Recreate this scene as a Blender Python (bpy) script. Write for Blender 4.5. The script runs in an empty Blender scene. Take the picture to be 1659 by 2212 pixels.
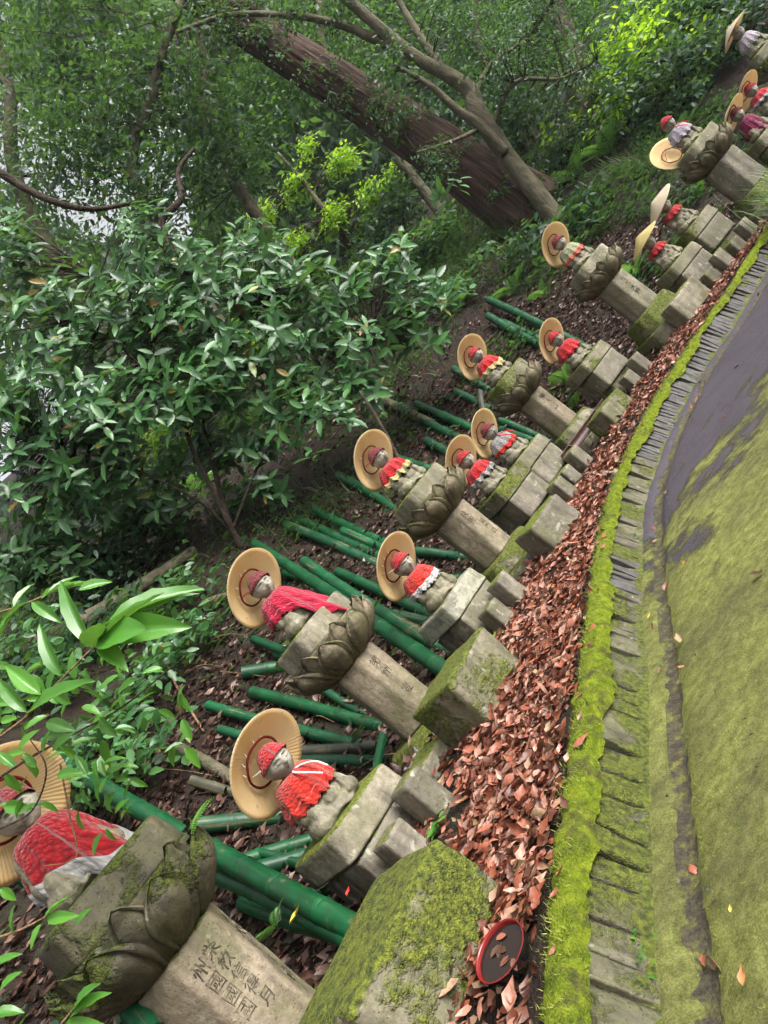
import bpy, bmesh, math, random
import numpy as np
from mathutils import Vector, Matrix, noise

random.seed(7)
rng = np.random.default_rng(7)
R = math.radians
scene = bpy.context.scene
C = scene.collection

# ------------------------------------------------------------------ camera
CAM_Z = 0.92
ROLL = R(51.5)
PITCH = R(3.1)
FPX = 1660.0                      # focal length in picture units (picture 1659 x 2212)
cam_data = bpy.data.cameras.new('camera')
cam_data.sensor_fit = 'VERTICAL'
cam_data.sensor_height = 24.0
cam_data.lens = 24.0 * FPX / 2212.0
cam_data.clip_start = 0.05
cam_data.clip_end = 400.0
cam = bpy.data.objects.new('camera', cam_data)
C.objects.link(cam)
cam_mat = Matrix.Rotation(R(90) + PITCH, 4, 'X') @ Matrix.Rotation(-ROLL, 4, 'Z')
cam_mat.translation = (0, 0, CAM_Z)
cam.matrix_world = cam_mat
scene.camera = cam

# ------------------------------------------------------------------ world, sun, exposure
SUN_EL, SUN_AZ = R(38), R(118)     # azimuth measured from +Y (away from the camera) towards +X
world = bpy.data.worlds.new('World')
scene.world = world
world.use_nodes = True
wn = world.node_tree.nodes
wl = world.node_tree.links
for n in list(wn):
    wn.remove(n)
sky = wn.new('ShaderNodeTexSky')
sky.sky_type = 'NISHITA'
sky.sun_disc = False
sky.sun_elevation = SUN_EL
sky.sun_rotation = SUN_AZ
sky.air_density = 1.0
sky.dust_density = 6.0
sky.ozone_density = 1.0
hsv = wn.new('ShaderNodeHueSaturation')
hsv.inputs['Saturation'].default_value = 0.14
bg = wn.new('ShaderNodeBackground')
bg.inputs['Strength'].default_value = 0.13
out = wn.new('ShaderNodeOutputWorld')
wl.new(sky.outputs[0], hsv.inputs['Color'])
wl.new(hsv.outputs[0], bg.inputs['Color'])
wl.new(bg.outputs[0], out.inputs['Surface'])

sun_data = bpy.data.lights.new('sun', 'SUN')
sun_data.energy = 1.5
sun_data.angle = R(32)
sun_data.color = (1.0, 0.96, 0.9)
sun = bpy.data.objects.new('sun', sun_data)
C.objects.link(sun)
sun_dir = Vector((math.sin(SUN_AZ) * math.cos(SUN_EL), math.cos(SUN_AZ) * math.cos(SUN_EL), math.sin(SUN_EL)))
sun.rotation_euler = sun_dir.to_track_quat('Z', 'Y').to_euler()

scene.view_settings.view_transform = 'Standard'
scene.view_settings.look = 'None'
scene.view_settings.exposure = 1.4
scene.view_settings.gamma = 1.0
scene.view_settings.use_curve_mapping = False
scene.cycles.max_bounces = 6
scene.cycles.diffuse_bounces = 3
scene.cycles.glossy_bounces = 2
scene.cycles.transmission_bounces = 4
scene.cycles.transparent_max_bounces = 8
scene.cycles.use_denoising = True
scene.cycles.use_adaptive_sampling = True
scene.cycles.adaptive_threshold = 0.03
scene.cycles.sample_clamp_indirect = 6.0

# ------------------------------------------------------------------ picture -> place helpers
def ray(px, py):
    dx, dy = px - 829.5, py - 1106.0
    d = cam_mat.to_3x3() @ Vector((dx, -dy, -FPX))
    return d
FWD = (Matrix.Rotation(PITCH, 3, 'X') @ Vector((0, 1, 0)))
def at(px, py, depth):
    """a point of the place, depth metres in front of the camera"""
    d = ray(px, py)
    return Vector((0, 0, CAM_Z)) + d * (depth / d.dot(FWD))

# ------------------------------------------------------------------ tagging
def tag(o, label=None, cat=None, group=None, kind=None):
    if label: o['label'] = label
    if cat: o['category'] = cat
    if group: o['group'] = group
    if kind: o['kind'] = kind
    return o
def empty(name, loc=(0, 0, 0), rz=0.0, label=None, cat=None, group=None, lean=(0, 0)):
    o = bpy.data.objects.new(name, None)
    o.empty_display_size = 0.1
    C.objects.link(o)
    o.location = loc
    o.rotation_euler = (lean[0], lean[1], rz)
    return tag(o, label, cat, group)
def link(name, me, mat=None, parent=None, loc=None, rot=None, scale=None):
    o = bpy.data.objects.new(name, me)
    C.objects.link(o)
    if mat is not None and not me.materials:
        me.materials.append(mat)
    if parent is not None: o.parent = parent
    if loc is not None: o.location = loc
    if rot is not None: o.rotation_euler = rot
    if scale is not None: o.scale = scale if hasattr(scale, '__len__') else (scale,) * 3
    return o

# ------------------------------------------------------------------ mesh helpers
def mesh_np(name, V, F, smooth=True, rnd=None, uv=None):
    """V (n,3); F list of faces or an array (m,k)"""
    me = bpy.data.meshes.new(name)
    V = np.asarray(V, dtype=np.float32)
    if isinstance(F, np.ndarray):
        m, k = F.shape
        me.vertices.add(len(V)); me.vertices.foreach_set('co', V.ravel())
        me.loops.add(m * k); me.loops.foreach_set('vertex_index', F.astype(np.int32).ravel())
        me.polygons.add(m)
        me.polygons.foreach_set('loop_start', np.arange(0, m * k, k, dtype=np.int32))
        me.update(calc_edges=True)
    else:
        me.from_pydata([tuple(map(float, v)) for v in V], [], [tuple(map(int, f)) for f in F])
    if smooth:
        me.polygons.foreach_set('use_smooth', np.ones(len(me.polygons), dtype=bool))
    if rnd is not None:
        a = me.attributes.new('rnd', 'FLOAT', 'POINT')
        a.data.foreach_set('value', np.asarray(rnd, dtype=np.float32))
    if uv is not None:
        l = me.uv_layers.new(name='UVMap')
        li = np.empty(len(me.loops), dtype=np.int32); me.loops.foreach_get('vertex_index', li)
        l.data.foreach_set('uv', np.asarray(uv, dtype=np.float32)[li].ravel())
    me.validate()
    me.update()
    return me
def bm_mesh(name, bm, smooth=True):
    me = bpy.data.meshes.new(name)
    bm.normal_update()
    bm.to_mesh(me); bm.free()
    if smooth:
        me.polygons.foreach_set('use_smooth', np.ones(len(me.polygons), dtype=bool))
    me.update()
    return me
def nz(p, s, seed=0.0):
    return noise.noise(Vector((p[0] * s + seed, p[1] * s - seed * 1.7, p[2] * s + seed * 0.6)))

def stone_box(name, sx, sy, sz, r=0.015, amp=0.004, seed=0, n=9, taper=1.0, wear=0.0):
    """a weathered block standing on z=0: rounded arrises, uneven faces"""
    bm = bmesh.new()
    bmesh.ops.create_cube(bm, size=2.0)
    bmesh.ops.subdivide_edges(bm, edges=bm.edges[:], cuts=n, use_grid_fill=True)
    h = Vector((sx / 2, sy / 2, sz / 2))
    for v in bm.verts:
        # denser rows near the arrises
        c = Vector([math.copysign(abs(a) ** 0.65, a) for a in v.co])
        p = Vector((c.x * h.x, c.y * h.y, c.z * h.z))
        q = Vector([max(-h[i] + r, min(h[i] - r, p[i])) for i in range(3)])
        d = p - q
        if d.length > 1e-6:
            p = q + d.normalized() * r
        nn = p.copy(); nn = Vector((p.x / h.x, p.y / h.y, p.z / h.z)).normalized()
        edge = sorted(abs(c[i]) for i in range(3))[1]
        k = amp * (nz(p, 9, seed) + 0.6 * nz(p, 28, seed + 3)) - wear * max(0, edge - 0.75) * 4 * (0.5 + 0.5 * nz(p, 14, seed + 9))
        p += nn * k
        f = 1.0 + (taper - 1.0) * (p.z / sz + 0.5)
        v.co = Vector((p.x * f, p.y * f, p.z + sz / 2))
    return bm_mesh(name, bm)

def stone_prism(name, poly, h, r=0.012, amp=0.003, seed=0, per=6, lev=10, top=1.0, chamfer=0.0):
    """vertical prism over a polygon (list of xy), rounded edges"""
    P = []
    m = len(poly)
    for i in range(m):
        a = Vector(poly[i]); b = Vector(poly[(i + 1) % m]); z = Vector(poly[i - 1])
        L = (b - a).length
        cut = min(r, L * 0.3)
        P.append(a + ((z - a).normalized() * cut + (b - a).normalized() * cut) * 0.3)
        for j in range(per + 1):
            t = cut / L + (1 - 2 * cut / L) * j / per
            P.append(a.lerp(b, t))
    rings = []
    zs = [(0.0, -r * 0.6), (r * 0.6, 0)] + [(r + (h - 2 * r) * k / lev, 0) for k in range(lev + 1)] + [(h - r * 0.35, -r * 0.35), (h, -r)]
    V, F = [], []
    k = len(P)
    for z, off in zs:
        f = 1.0 + (top - 1.0) * z / h
        if chamfer and z > h - chamfer: off -= (z - (h - chamfer)) * 0.8
        for p in P:
            d = p.normalized()
            q = p * f + d * off
            w = amp * (nz((q.x, q.y, z), 8, seed) + 0.6 * nz((q.x, q.y, z), 26, seed))
            V.append((q.x + d.x * w, q.y + d.y * w, z))
    nr = len(zs)
    for i in range(nr - 1):
        for j in range(k):
            F.append((i * k + j, i * k + (j + 1) % k, (i + 1) * k + (j + 1) % k, (i + 1) * k + j))
    V.append((0, 0, 0)); V.append((0, 0, h))
    for j in range(k):
        F.append((len(V) - 2, (j + 1) % k, j))
        F.append((len(V) - 1, (nr - 1) * k + j, (nr - 1) * k + (j + 1) % k))
    me = mesh_np(name, V, F, smooth=True)
    return me

def tube_arrays(pts, rad, sides=8, cap=True):
    pts = [Vector(p) for p in pts]
    n = len(pts)
    V, F = [], []
    up = Vector((0, 0, 1))
    T = (pts[1] - pts[0]).normalized()
    A = T.cross(up)
    if A.length < 1e-3: A = T.cross(Vector((1, 0, 0)))
    A.normalize()
    for i in range(n):
        T = (pts[min(i + 1, n - 1)] - pts[max(i - 1, 0)]).normalized()
        A = (A - T * A.dot(T)).normalized()
        B = T.cross(A)
        r = rad[i] if hasattr(rad, '__len__') else rad
        for j in range(sides):
            a = 2 * math.pi * j / sides
            V.append(pts[i] + (A * math.cos(a) + B * math.sin(a)) * r)
    for i in range(n - 1):
        for j in range(sides):
            F.append((i * sides + j, i * sides + (j + 1) % sides, (i + 1) * sides + (j + 1) % sides, (i + 1) * sides + j))
    if cap:
        F.append(tuple(range(sides))[::-1])
        F.append(tuple((n - 1) * sides + j for j in range(sides)))
    return V, F
class Mesh:
    def __init__(self): self.V, self.F = [], []
    def add(self, VF):
        o = len(self.V); self.V += [tuple(v) for v in VF[0]]; self.F += [tuple(i + o for i in f) for f in VF[1]]
        return self
    def tube(self, *a, **k): return self.add(tube_arrays(*a, **k))
    def mesh(self, name, smooth=True): return mesh_np(name, self.V, self.F, smooth)

def catmull(pts, per=12):
    pts = [Vector(p) for p in pts]
    out = []
    for i in range(len(pts) - 1):
        p0 = pts[max(i - 1, 0)]; p1 = pts[i]; p2 = pts[i + 1]; p3 = pts[min(i + 2, len(pts) - 1)]
        for k in range(per):
            t = k / per
            out.append(0.5 * ((2 * p1) + (p2 - p0) * t + (2 * p0 - 5 * p1 + 4 * p2 - p3) * t * t + (3 * p1 - p0 - 3 * p2 + p3) * t ** 3))
    out.append(pts[-1])
    return out

# ------------------------------------------------------------------ materials
class NT:
    def __init__(self, name):
        self.m = bpy.data.materials.new(name); self.m.use_nodes = True
        self.t = self.m.node_tree; self.n = self.t.nodes; self.l = self.t.links
        self.b = self.n['Principled BSDF']; self.o = self.n['Material Output']
    def new(self, t, **kw):
        x = self.n.new(t)
        for k, v in kw.items(): setattr(x, k, v)
        return x
    def link(self, a, b): self.l.new(a, b)
    def pos(self):
        return self.new('ShaderNodeNewGeometry').outputs['Position']
    def obj(self):
        return self.new('ShaderNodeTexCoord').outputs['Object']
    def noise(self, vec, scale, detail=4, rough=0.6, dist=0.0):
        x = self.new('ShaderNodeTexNoise'); x.inputs['Scale'].default_value = scale
        x.inputs['Detail'].default_value = detail; x.inputs['Roughness'].default_value = rough
        x.inputs['Distortion'].default_value = dist
        if vec is not None: self.link(vec, x.inputs['Vector'])
        return x.outputs['Fac']
    def voronoi(self, vec, scale, feature='F1', out='Distance'):
        x = self.new('ShaderNodeTexVoronoi'); x.feature = feature; x.inputs['Scale'].default_value = scale
        if vec is not None: self.link(vec, x.inputs['Vector'])
        return x.outputs[out]
    def ramp(self, fac, stops, interp='LINEAR'):
        x = self.new('ShaderNodeValToRGB'); x.color_ramp.interpolation = interp
        e = x.color_ramp.elements
        while len(e) < len(stops): e.new(0.5)
        for i, (p, c) in enumerate(stops):
            e[i].position = p
            e[i].color = (c, c, c, 1) if not hasattr(c, '__len__') else (*c, 1)
        self.link(fac, x.inputs['Fac'])
        return x.outputs['Color']
    def mix(self, fac, a, b, mode='MIX'):
        x = self.new('ShaderNodeMix', data_type='RGBA', blend_type=mode)
        for s, v in ((x.inputs[0], fac), (x.inputs[6], a), (x.inputs[7], b)):
            if hasattr(v, 'default_value') or hasattr(v, 'is_linked'): self.link(v, s)
            elif hasattr(v, '__len__'): s.default_value = (*v, 1)
            else: s.default_value = v
        return x.outputs[2]
    def math(self, op, a, b=0.0, c=None, clamp=False):
        x = self.new('ShaderNodeMath', operation=op); x.use_clamp = clamp
        for i, v in enumerate((a, b, c)):
            if v is None: continue
            if hasattr(v, 'is_linked'): self.link(v, x.inputs[i])
            else: x.inputs[i].default_value = v
        return x.outputs[0]
    def bump(self, h, strength=0.5, dist=0.01, normal=None):
        x = self.new('ShaderNodeBump'); x.inputs['Strength'].default_value = strength; x.inputs['Distance'].default_value = dist
        self.link(h, x.inputs['Height'])
        if normal is not None: self.link(normal, x.inputs['Normal'])
        return x.outputs[0]
    def nrm_z(self):
        g = self.new('ShaderNodeNewGeometry'); s = self.new('ShaderNodeSeparateXYZ'); self.link(g.outputs['Normal'], s.inputs[0])
        return s.outputs['Z']
    def rnd(self):
        a = self.new('ShaderNodeAttribute'); a.attribute_name = 'rnd'
        return a.outputs['Fac']
    def objrand(self):
        return self.new('ShaderNodeObjectInfo').outputs['Random']
    def set(self, color=None, rough=None, normal=None, spec=None):
        for k, v in (('Base Color', color), ('Roughness', rough), ('Normal', normal), ('Specular IOR Level', spec)):
            if v is None: continue
            if hasattr(v, 'is_linked'): self.link(v, self.b.inputs[k])
            elif hasattr(v, '__len__'): self.b.inputs[k].default_value = (*v, 1)
            else: self.b.inputs[k].default_value = v
        return self.m

def stone_mat(name, a=(0.15, 0.13, 0.09), b=(0.34, 0.30, 0.225), moss=0.5, lichen=0.1, green=0.25, moss_col=((0.045, 0.065, 0.008), (0.20, 0.235, 0.022)), nzw=0.42):
    """weathered tuff; moss grows on what faces up, algae film and pale lichen in patches"""
    t = NT(name)
    p = t.pos()
    n1 = t.noise(p, 7.0, 6, 0.65)
    n2 = t.noise(p, 45.0, 4, 0.6)
    n3 = t.noise(p, 3.2, 4, 0.6, 0.4)
    col = t.ramp(n1, [(0.28, a), (0.52, tuple((x + y) / 2 for x, y in zip(a, b))), (0.72, b)])
    col = t.mix(t.ramp(n2, [(0.4, 0.0), (0.62, 0.4)]), col, tuple(x * 0.55 for x in a))
    pits = t.voronoi(p, 95.0)
    col = t.mix(t.ramp(pits, [(0.0, 0.55), (0.22, 0.0)]), col, tuple(x * 0.4 for x in a))
    # algae film
    alg = t.ramp(t.noise(p, 5.0, 5, 0.7), [(0.5 - 0.2 * green, 0.0), (0.75 - 0.2 * green, 0.75)])
    col = t.mix(alg, col, (0.085, 0.088, 0.032))
    # rain streaks and soot, running down the stone
    mp = t.new('ShaderNodeMapping'); mp.inputs['Scale'].default_value = (16, 16, 3.0); t.link(p, mp.inputs['Vector'])
    col = t.mix(t.ramp(t.noise(mp.outputs[0], 1.0, 5, 0.65), [(0.46, 0.0), (0.68, 0.75)]), col, tuple(x * 0.42 for x in a))
    # lichen
    li = t.ramp(t.noise(p, 19.0, 3, 0.5, 0.5), [(0.68 - 0.25 * lichen, 0.0), (0.74 - 0.25 * lichen, 0.8)])
    col = t.mix(li, col, (0.29, 0.29, 0.22))
    # moss
    mk = t.math('ADD', t.math('MULTIPLY', t.nrm_z(), nzw), t.math('MULTIPLY', n3, 1.2))
    mk = t.math('ADD', mk, t.math('MULTIPLY', n2, 0.25))
    mk = t.ramp(t.math('SUBTRACT', mk, 1.14 - 0.42 * moss), [(0.0, 0.0), (0.11, 1.0)])
    mcol = t.mix(t.ramp(t.noise(p, 60.0, 3), [(0.35, 0.0), (0.65, 1.0)]), moss_col[0], moss_col[1])
    col = t.mix(mk, col, mcol)
    h = t.math('ADD', t.math('MULTIPLY', n2, 0.5), t.math('MULTIPLY', n1, 0.6))
    h = t.math('SUBTRACT', h, t.math('MULTIPLY', t.ramp(pits, [(0.0, 1.0), (0.25, 0.0)]), 0.25))
    h = t.math('ADD', h, t.math('MULTIPLY', mk, t.math('ADD', t.math('MULTIPLY', t.noise(p, 170.0, 2), 1.6), 0.4)))
    ro = t.math('ADD', t.math('MULTIPLY', n1, 0.3), 0.55)
    return t.set(col, ro, t.bump(h, 0.9, 0.012), 0.35)

M = {}
M['stone'] = stone_mat('stone_plain', moss=0.46, lichen=0.12, green=0.5)
M['stone_mossy'] = stone_mat('stone_mossy', moss=1.02, lichen=0.05, green=0.7, moss_col=((0.03, 0.042, 0.006), (0.16, 0.185, 0.018)), nzw=0.30)
M['stone_warm'] = stone_mat('stone_warm', (0.15, 0.118, 0.08), (0.36, 0.295, 0.21), moss=0.10, lichen=0.0, green=0.5)
M['stone_grey'] = stone_mat('stone_grey', (0.125, 0.107, 0.082), (0.29, 0.255, 0.20), moss=0.26, lichen=0.2, green=0.4)
M['stone_body'] = stone_mat('stone_body', (0.14, 0.125, 0.085), (0.33, 0.295, 0.215), moss=0.05, lichen=0.25, green=0.45)
M['stone_face'] = stone_mat('stone_face', (0.25, 0.23, 0.19), (0.42, 0.38, 0.31), moss=-1.0, lichen=0.0, green=-0.6)
M['stone_dark'] = stone_mat('stone_dark', (0.05, 0.045, 0.03), (0.14, 0.115, 0.075), moss=0.95, lichen=0.0, green=0.5, moss_col=((0.02, 0.028, 0.004), (0.10, 0.125, 0.012)), nzw=0.25)
M['stone_lotus'] = stone_mat('stone_lotus', (0.085, 0.070, 0.045), (0.28, 0.22, 0.145), moss=0.30, lichen=0.05, green=0.5)
M['stone_lichen'] = stone_mat('stone_lichen', (0.20, 0.185, 0.14), (0.36, 0.34, 0.27), moss=0.15, lichen=0.75, green=0.3)
def stroke_shade_mat():  # dark colour painted in for the shade inside cut strokes
    t = NT('stroke_shade_paint')
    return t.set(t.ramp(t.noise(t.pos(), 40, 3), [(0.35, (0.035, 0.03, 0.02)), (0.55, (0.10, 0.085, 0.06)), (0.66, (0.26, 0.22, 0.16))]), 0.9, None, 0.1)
M['carved'] = stroke_shade_mat()

def knit_mat(name, col, su=46, sv=16):
    t = NT(name)
    uv = t.new('ShaderNodeTexCoord').outputs['UV']
    mp = t.new('ShaderNodeMapping'); mp.inputs['Scale'].default_value = (su, sv, 1)
    t.link(uv, mp.inputs['Vector'])
    v = t.voronoi(mp.outputs[0], 1.0)
    n = t.noise(t.pos(), 22, 3)
    c = t.mix(t.ramp(v, [(0.1, 0.0), (0.7, 0.75)]), col, tuple(x * 0.35 for x in col))
    c = t.mix(t.ramp(n, [(0.35, 0.0), (0.7, 0.35)]), c, tuple(x * 0.55 for x in col))
    h = t.math('SUBTRACT', 1.0, v)
    m = t.set(c, 0.95, t.bump(t.math('ADD', h, t.math('MULTIPLY', t.noise(t.pos(), 300, 2), 0.4)), 1.0, 0.008), 0.15)
    t.b.inputs['Sheen Weight'].default_value = 0.25
    return m
KN = {k: knit_mat('wool_' + k, c) for k, c in {
    'orange_red': (0.56, 0.026, 0.014), 'magenta': (0.44, 0.008, 0.042), 'deep_red': (0.30, 0.005, 0.010), 'red': (0.50, 0.011, 0.015),
    'white': (0.55, 0.53, 0.52), 'grey': (0.33, 0.32, 0.31), 'yellow': (0.55, 0.47, 0.20), 'coral': (0.60, 0.13, 0.08),
    'pale_green': (0.36, 0.37, 0.22), 'lilac': (0.50, 0.44, 0.50), 'purple': (0.20, 0.012, 0.06), 'dark_red': (0.20, 0.008, 0.012)}.items()}

def straw_mat(name, a, b):
    t = NT(name)
    o = t.obj()
    g = t.new('ShaderNodeTexGradient', gradient_type='RADIAL'); t.link(o, g.inputs['Vector'])
    w = t.new('ShaderNodeTexWave', wave_type='BANDS'); w.inputs['Scale'].default_value = 26.0; w.inputs['Distortion'].default_value = 1.5
    cmb = t.new('ShaderNodeCombineXYZ'); t.link(g.outputs['Fac'], cmb.inputs[0]); t.link(cmb.outputs[0], w.inputs['Vector'])
    n = t.noise(o, 9, 4)
    c = t.mix(t.ramp(n, [(0.35, 0.0), (0.7, 1.0)]), a, b)
    c = t.mix(t.math('MULTIPLY', w.outputs['Fac'], 0.22), c, tuple(x * 0.72 for x in a))
    sp = t.ramp(t.noise(o, 34, 2, 0.5), [(0.66, 0.0), (0.74, 0.6)])
    c = t.mix(sp, c, tuple(x * 0.45 for x in a))
    t.set(c, 0.6, t.bump(t.math('ADD', w.outputs['Fac'], t.math('MULTIPLY', n, 2.0)), 0.3, 0.004), 0.25)
    tl = t.new('ShaderNodeBsdfTranslucent'); t.link(c, tl.inputs['Color'])
    mx = t.new('ShaderNodeMixShader'); mx.inputs[0].default_value = 0.45
    t.link(t.b.outputs[0], mx.inputs[1]); t.link(tl.outputs[0], mx.inputs[2]); t.link(mx.outputs[0], t.o.inputs['Surface'])
    return t.m
M['straw_in'] = straw_mat('straw_inside', (0.88, 0.62, 0.29), (0.92, 0.73, 0.45))
M['straw_out'] = straw_mat('straw_outside', (0.60, 0.52, 0.38), (0.70, 0.62, 0.50))
M['straw_out_old'] = straw_mat('straw_outside_aged', (0.50, 0.42, 0.16), (0.66, 0.58, 0.30))

def bamboo_mat(name, a, b, worn):
    t = NT(name)
    o = t.obj(); p = t.pos()
    mp = t.new('ShaderNodeMapping'); mp.inputs['Scale'].default_value = (60, 60, 2.2); t.link(o, mp.inputs['Vector'])
    st = t.noise(mp.outputs[0], 1.0, 4)
    n = t.noise(p, 6, 4)
    c = t.mix(t.ramp(n, [(0.3, 0.0), (0.7, 1.0)]), a, b)
    c = t.mix(t.ramp(st, [(0.4, 0.0), (0.75, 0.5)]), c, tuple(x * 0.4 for x in a))
    c = t.mix(t.ramp(t.math('ADD', st, t.math('MULTIPLY', t.noise(p, 3, 2), 0.6)), [(1.02 - worn, 0.0), (1.1 - worn, 1.0)]), c, (0.15, 0.12, 0.06))
    dirt = t.ramp(t.noise(p, 9, 6, 0.7), [(0.5, 0.0), (0.72, 0.85)])
    c = t.mix(dirt, c, (0.016, 0.022, 0.012))
    c = t.mix(t.math('MULTIPLY', t.objrand(), 0.5), c, (0.008, 0.035, 0.02))
    c = t.mix(t.ramp(t.noise(p, 30, 3), [(0.62, 0.0), (0.7, 0.7)]), c, (0.07, 0.075, 0.04))
    return t.set(c, t.math('ADD', t.math('MULTIPLY', n, 0.25), 0.30), t.bump(st, 0.2, 0.003), 0.32)
M['bamboo'] = bamboo_mat('painted_bamboo', (0.001, 0.038, 0.011), (0.003, 0.082, 0.022), 0.0)
M['bamboo_worn'] = bamboo_mat('painted_bamboo_worn', (0.003, 0.055, 0.02), (0.006, 0.10, 0.035), 0.14)
M['bamboo_grey'] = bamboo_mat('bare_bamboo', (0.03, 0.035, 0.025), (0.075, 0.07, 0.045), 0.12)

def litter_mat(name, stops, rough=0.45):
    t = NT(name)
    c = t.ramp(t.rnd(), stops)
    c = t.mix(t.ramp(t.noise(t.pos(), 60, 3), [(0.35, 0.0), (0.7, 0.5)]), c, (0.06, 0.025, 0.015))
    return t.set(c, rough, t.bump(t.noise(t.pos(), 120, 3), 0.35, 0.004), 0.5)
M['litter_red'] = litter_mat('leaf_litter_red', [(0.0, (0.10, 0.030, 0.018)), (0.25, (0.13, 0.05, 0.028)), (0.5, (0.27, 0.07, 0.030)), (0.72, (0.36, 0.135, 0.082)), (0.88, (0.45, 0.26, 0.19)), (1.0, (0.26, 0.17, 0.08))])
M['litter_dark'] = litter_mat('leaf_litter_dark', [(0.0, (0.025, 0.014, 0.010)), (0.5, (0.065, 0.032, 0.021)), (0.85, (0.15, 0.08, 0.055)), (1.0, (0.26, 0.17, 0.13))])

def leaf_mat(name, stops, trans=0.25, rough=0.35, tcol=None, spec=0.5):
    t = NT(name)
    r = t.rnd()
    c = t.ramp(r, stops)
    t.set(c, rough, None, spec)
    tr = t.new('ShaderNodeBsdfTranslucent')
    tc = t.mix(0.7, c, tcol or (0.15, 0.31, 0.035))
    t.link(tc, tr.inputs['Color'])
    mx = t.new('ShaderNodeMixShader'); mx.inputs[0].default_value = trans
    t.link(t.b.outputs[0], mx.inputs[1]); t.link(tr.outputs[0], mx.inputs[2])
    t.link(mx.outputs[0], t.o.inputs['Surface'])
    return t.m
M['leaf_shrub'] = leaf_mat('leaf_glossy_dark', [(0.0, (0.018, 0.058, 0.020)), (0.5, (0.038, 0.115, 0.034)), (0.97, (0.08, 0.20, 0.052)), (0.985, (0.30, 0.24, 0.03)), (1.0, (0.16, 0.05, 0.02))], 0.28, 0.34, None, 0.45)
M['leaf_bright'] = leaf_mat('leaf_lime', [(0.0, (0.13, 0.27, 0.012)), (0.5, (0.22, 0.42, 0.020)), (1.0, (0.33, 0.52, 0.03))], 0.55, 0.4, (0.42, 0.62, 0.02))
M['leaf_mid'] = leaf_mat('leaf_mid_green', [(0.0, (0.018, 0.052, 0.020)), (0.6, (0.040, 0.105, 0.033)), (1.0, (0.085, 0.17, 0.048))], 0.42, 0.42, None, 0.3)
M['leaf_dark'] = leaf_mat('leaf_dark_small', [(0.0, (0.010, 0.030, 0.016)), (0.6, (0.023, 0.062, 0.029)), (1.0, (0.048, 0.108, 0.042))], 0.3, 0.42, None, 0.3)
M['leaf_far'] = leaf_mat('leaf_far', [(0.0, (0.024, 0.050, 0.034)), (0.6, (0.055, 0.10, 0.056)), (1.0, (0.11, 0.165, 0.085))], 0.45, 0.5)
M['leaf_near'] = leaf_mat('leaf_fresh', [(0.0, (0.05, 0.15, 0.02)), (0.5, (0.075, 0.23, 0.03)), (1.0, (0.11, 0.30, 0.035))], 0.35, 0.28)
M['fern'] = leaf_mat('fern_green', [(0.0, (0.03, 0.09, 0.018)), (0.6, (0.06, 0.16, 0.03)), (1.0, (0.10, 0.24, 0.05))], 0.4, 0.45)
M['fern_bright'] = leaf_mat('fern_bright_green', [(0.0, (0.12, 0.30, 0.05)), (1.0, (0.20, 0.42, 0.08))], 0.45, 0.45)
M['grass'] = leaf_mat('grass_blades', [(0.0, (0.03, 0.08, 0.02)), (0.7, (0.08, 0.16, 0.05)), (0.9, (0.22, 0.26, 0.12)), (1.0, (0.34, 0.28, 0.14))], 0.35, 0.4)
M['moss_blades'] = leaf_mat('moss_blades', [(0.0, (0.10, 0.13, 0.02)), (0.5, (0.25, 0.29, 0.05)), (1.0, (0.44, 0.47, 0.11))], 0.3, 0.7, (0.3, 0.4, 0.02), 0.2)

def bark_mat(name, a, b, stretch=(14, 14, 1.3), sc=1.0, green=0.3):
    t = NT(name)
    o = t.obj()
    mp = t.new('ShaderNodeMapping'); mp.inputs['Scale'].default_value = stretch; t.link(o, mp.inputs['Vector'])
    n = t.noise(mp.outputs[0], sc, 6, 0.65)
    c = t.ramp(n, [(0.3, a), (0.7, b)])
    c = t.mix(t.ramp(t.noise(t.pos(), 4, 4), [(0.65 - 0.3 * green, 0.0), (0.85 - 0.3 * green, 0.7)]), c, (0.05, 0.065, 0.025))
    return t.set(c, 0.9, t.bump(n, 1.0, 0.06), 0.2)
M['cedar'] = bark_mat('cedar_bark', (0.014, 0.010, 0.008), (0.12, 0.074, 0.054), (26, 26, 1.6), green=0.1)
M['bark'] = bark_mat('smooth_bark', (0.05, 0.045, 0.03), (0.15, 0.13, 0.085), (4, 4, 2), 2.0, 0.5)
M['twig'] = bark_mat('twig_bark', (0.025, 0.018, 0.014), (0.075, 0.055, 0.04), (9, 9, 4), 2.0, 0.0)
M['twig_pale'] = bark_mat('twig_pale', (0.14, 0.08, 0.04), (0.28, 0.18, 0.10), (9, 9, 4), 2.0, -1.0)

def moss_mat():
    t = NT('moss_cushion')
    p = t.pos()
    n = t.noise(p, 34, 4); f = t.noise(p, 190, 3)
    c = t.ramp(t.math('ADD', t.math('MULTIPLY', n, 0.6), t.math('MULTIPLY', f, 0.4)), [(0.33, (0.05, 0.075, 0.008)), (0.5, (0.15, 0.20, 0.014)), (0.68, (0.30, 0.34, 0.03))])
    br = t.ramp(t.noise(p, 7.5, 6, 0.75), [(0.52, 0.0), (0.64, 0.9)])
    c = t.mix(br, c, (0.075, 0.065, 0.03))
    return t.set(c, 0.95, t.bump(t.math('ADD', f, n), 1.0, 0.02), 0.1)
M['moss'] = moss_mat()

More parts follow.
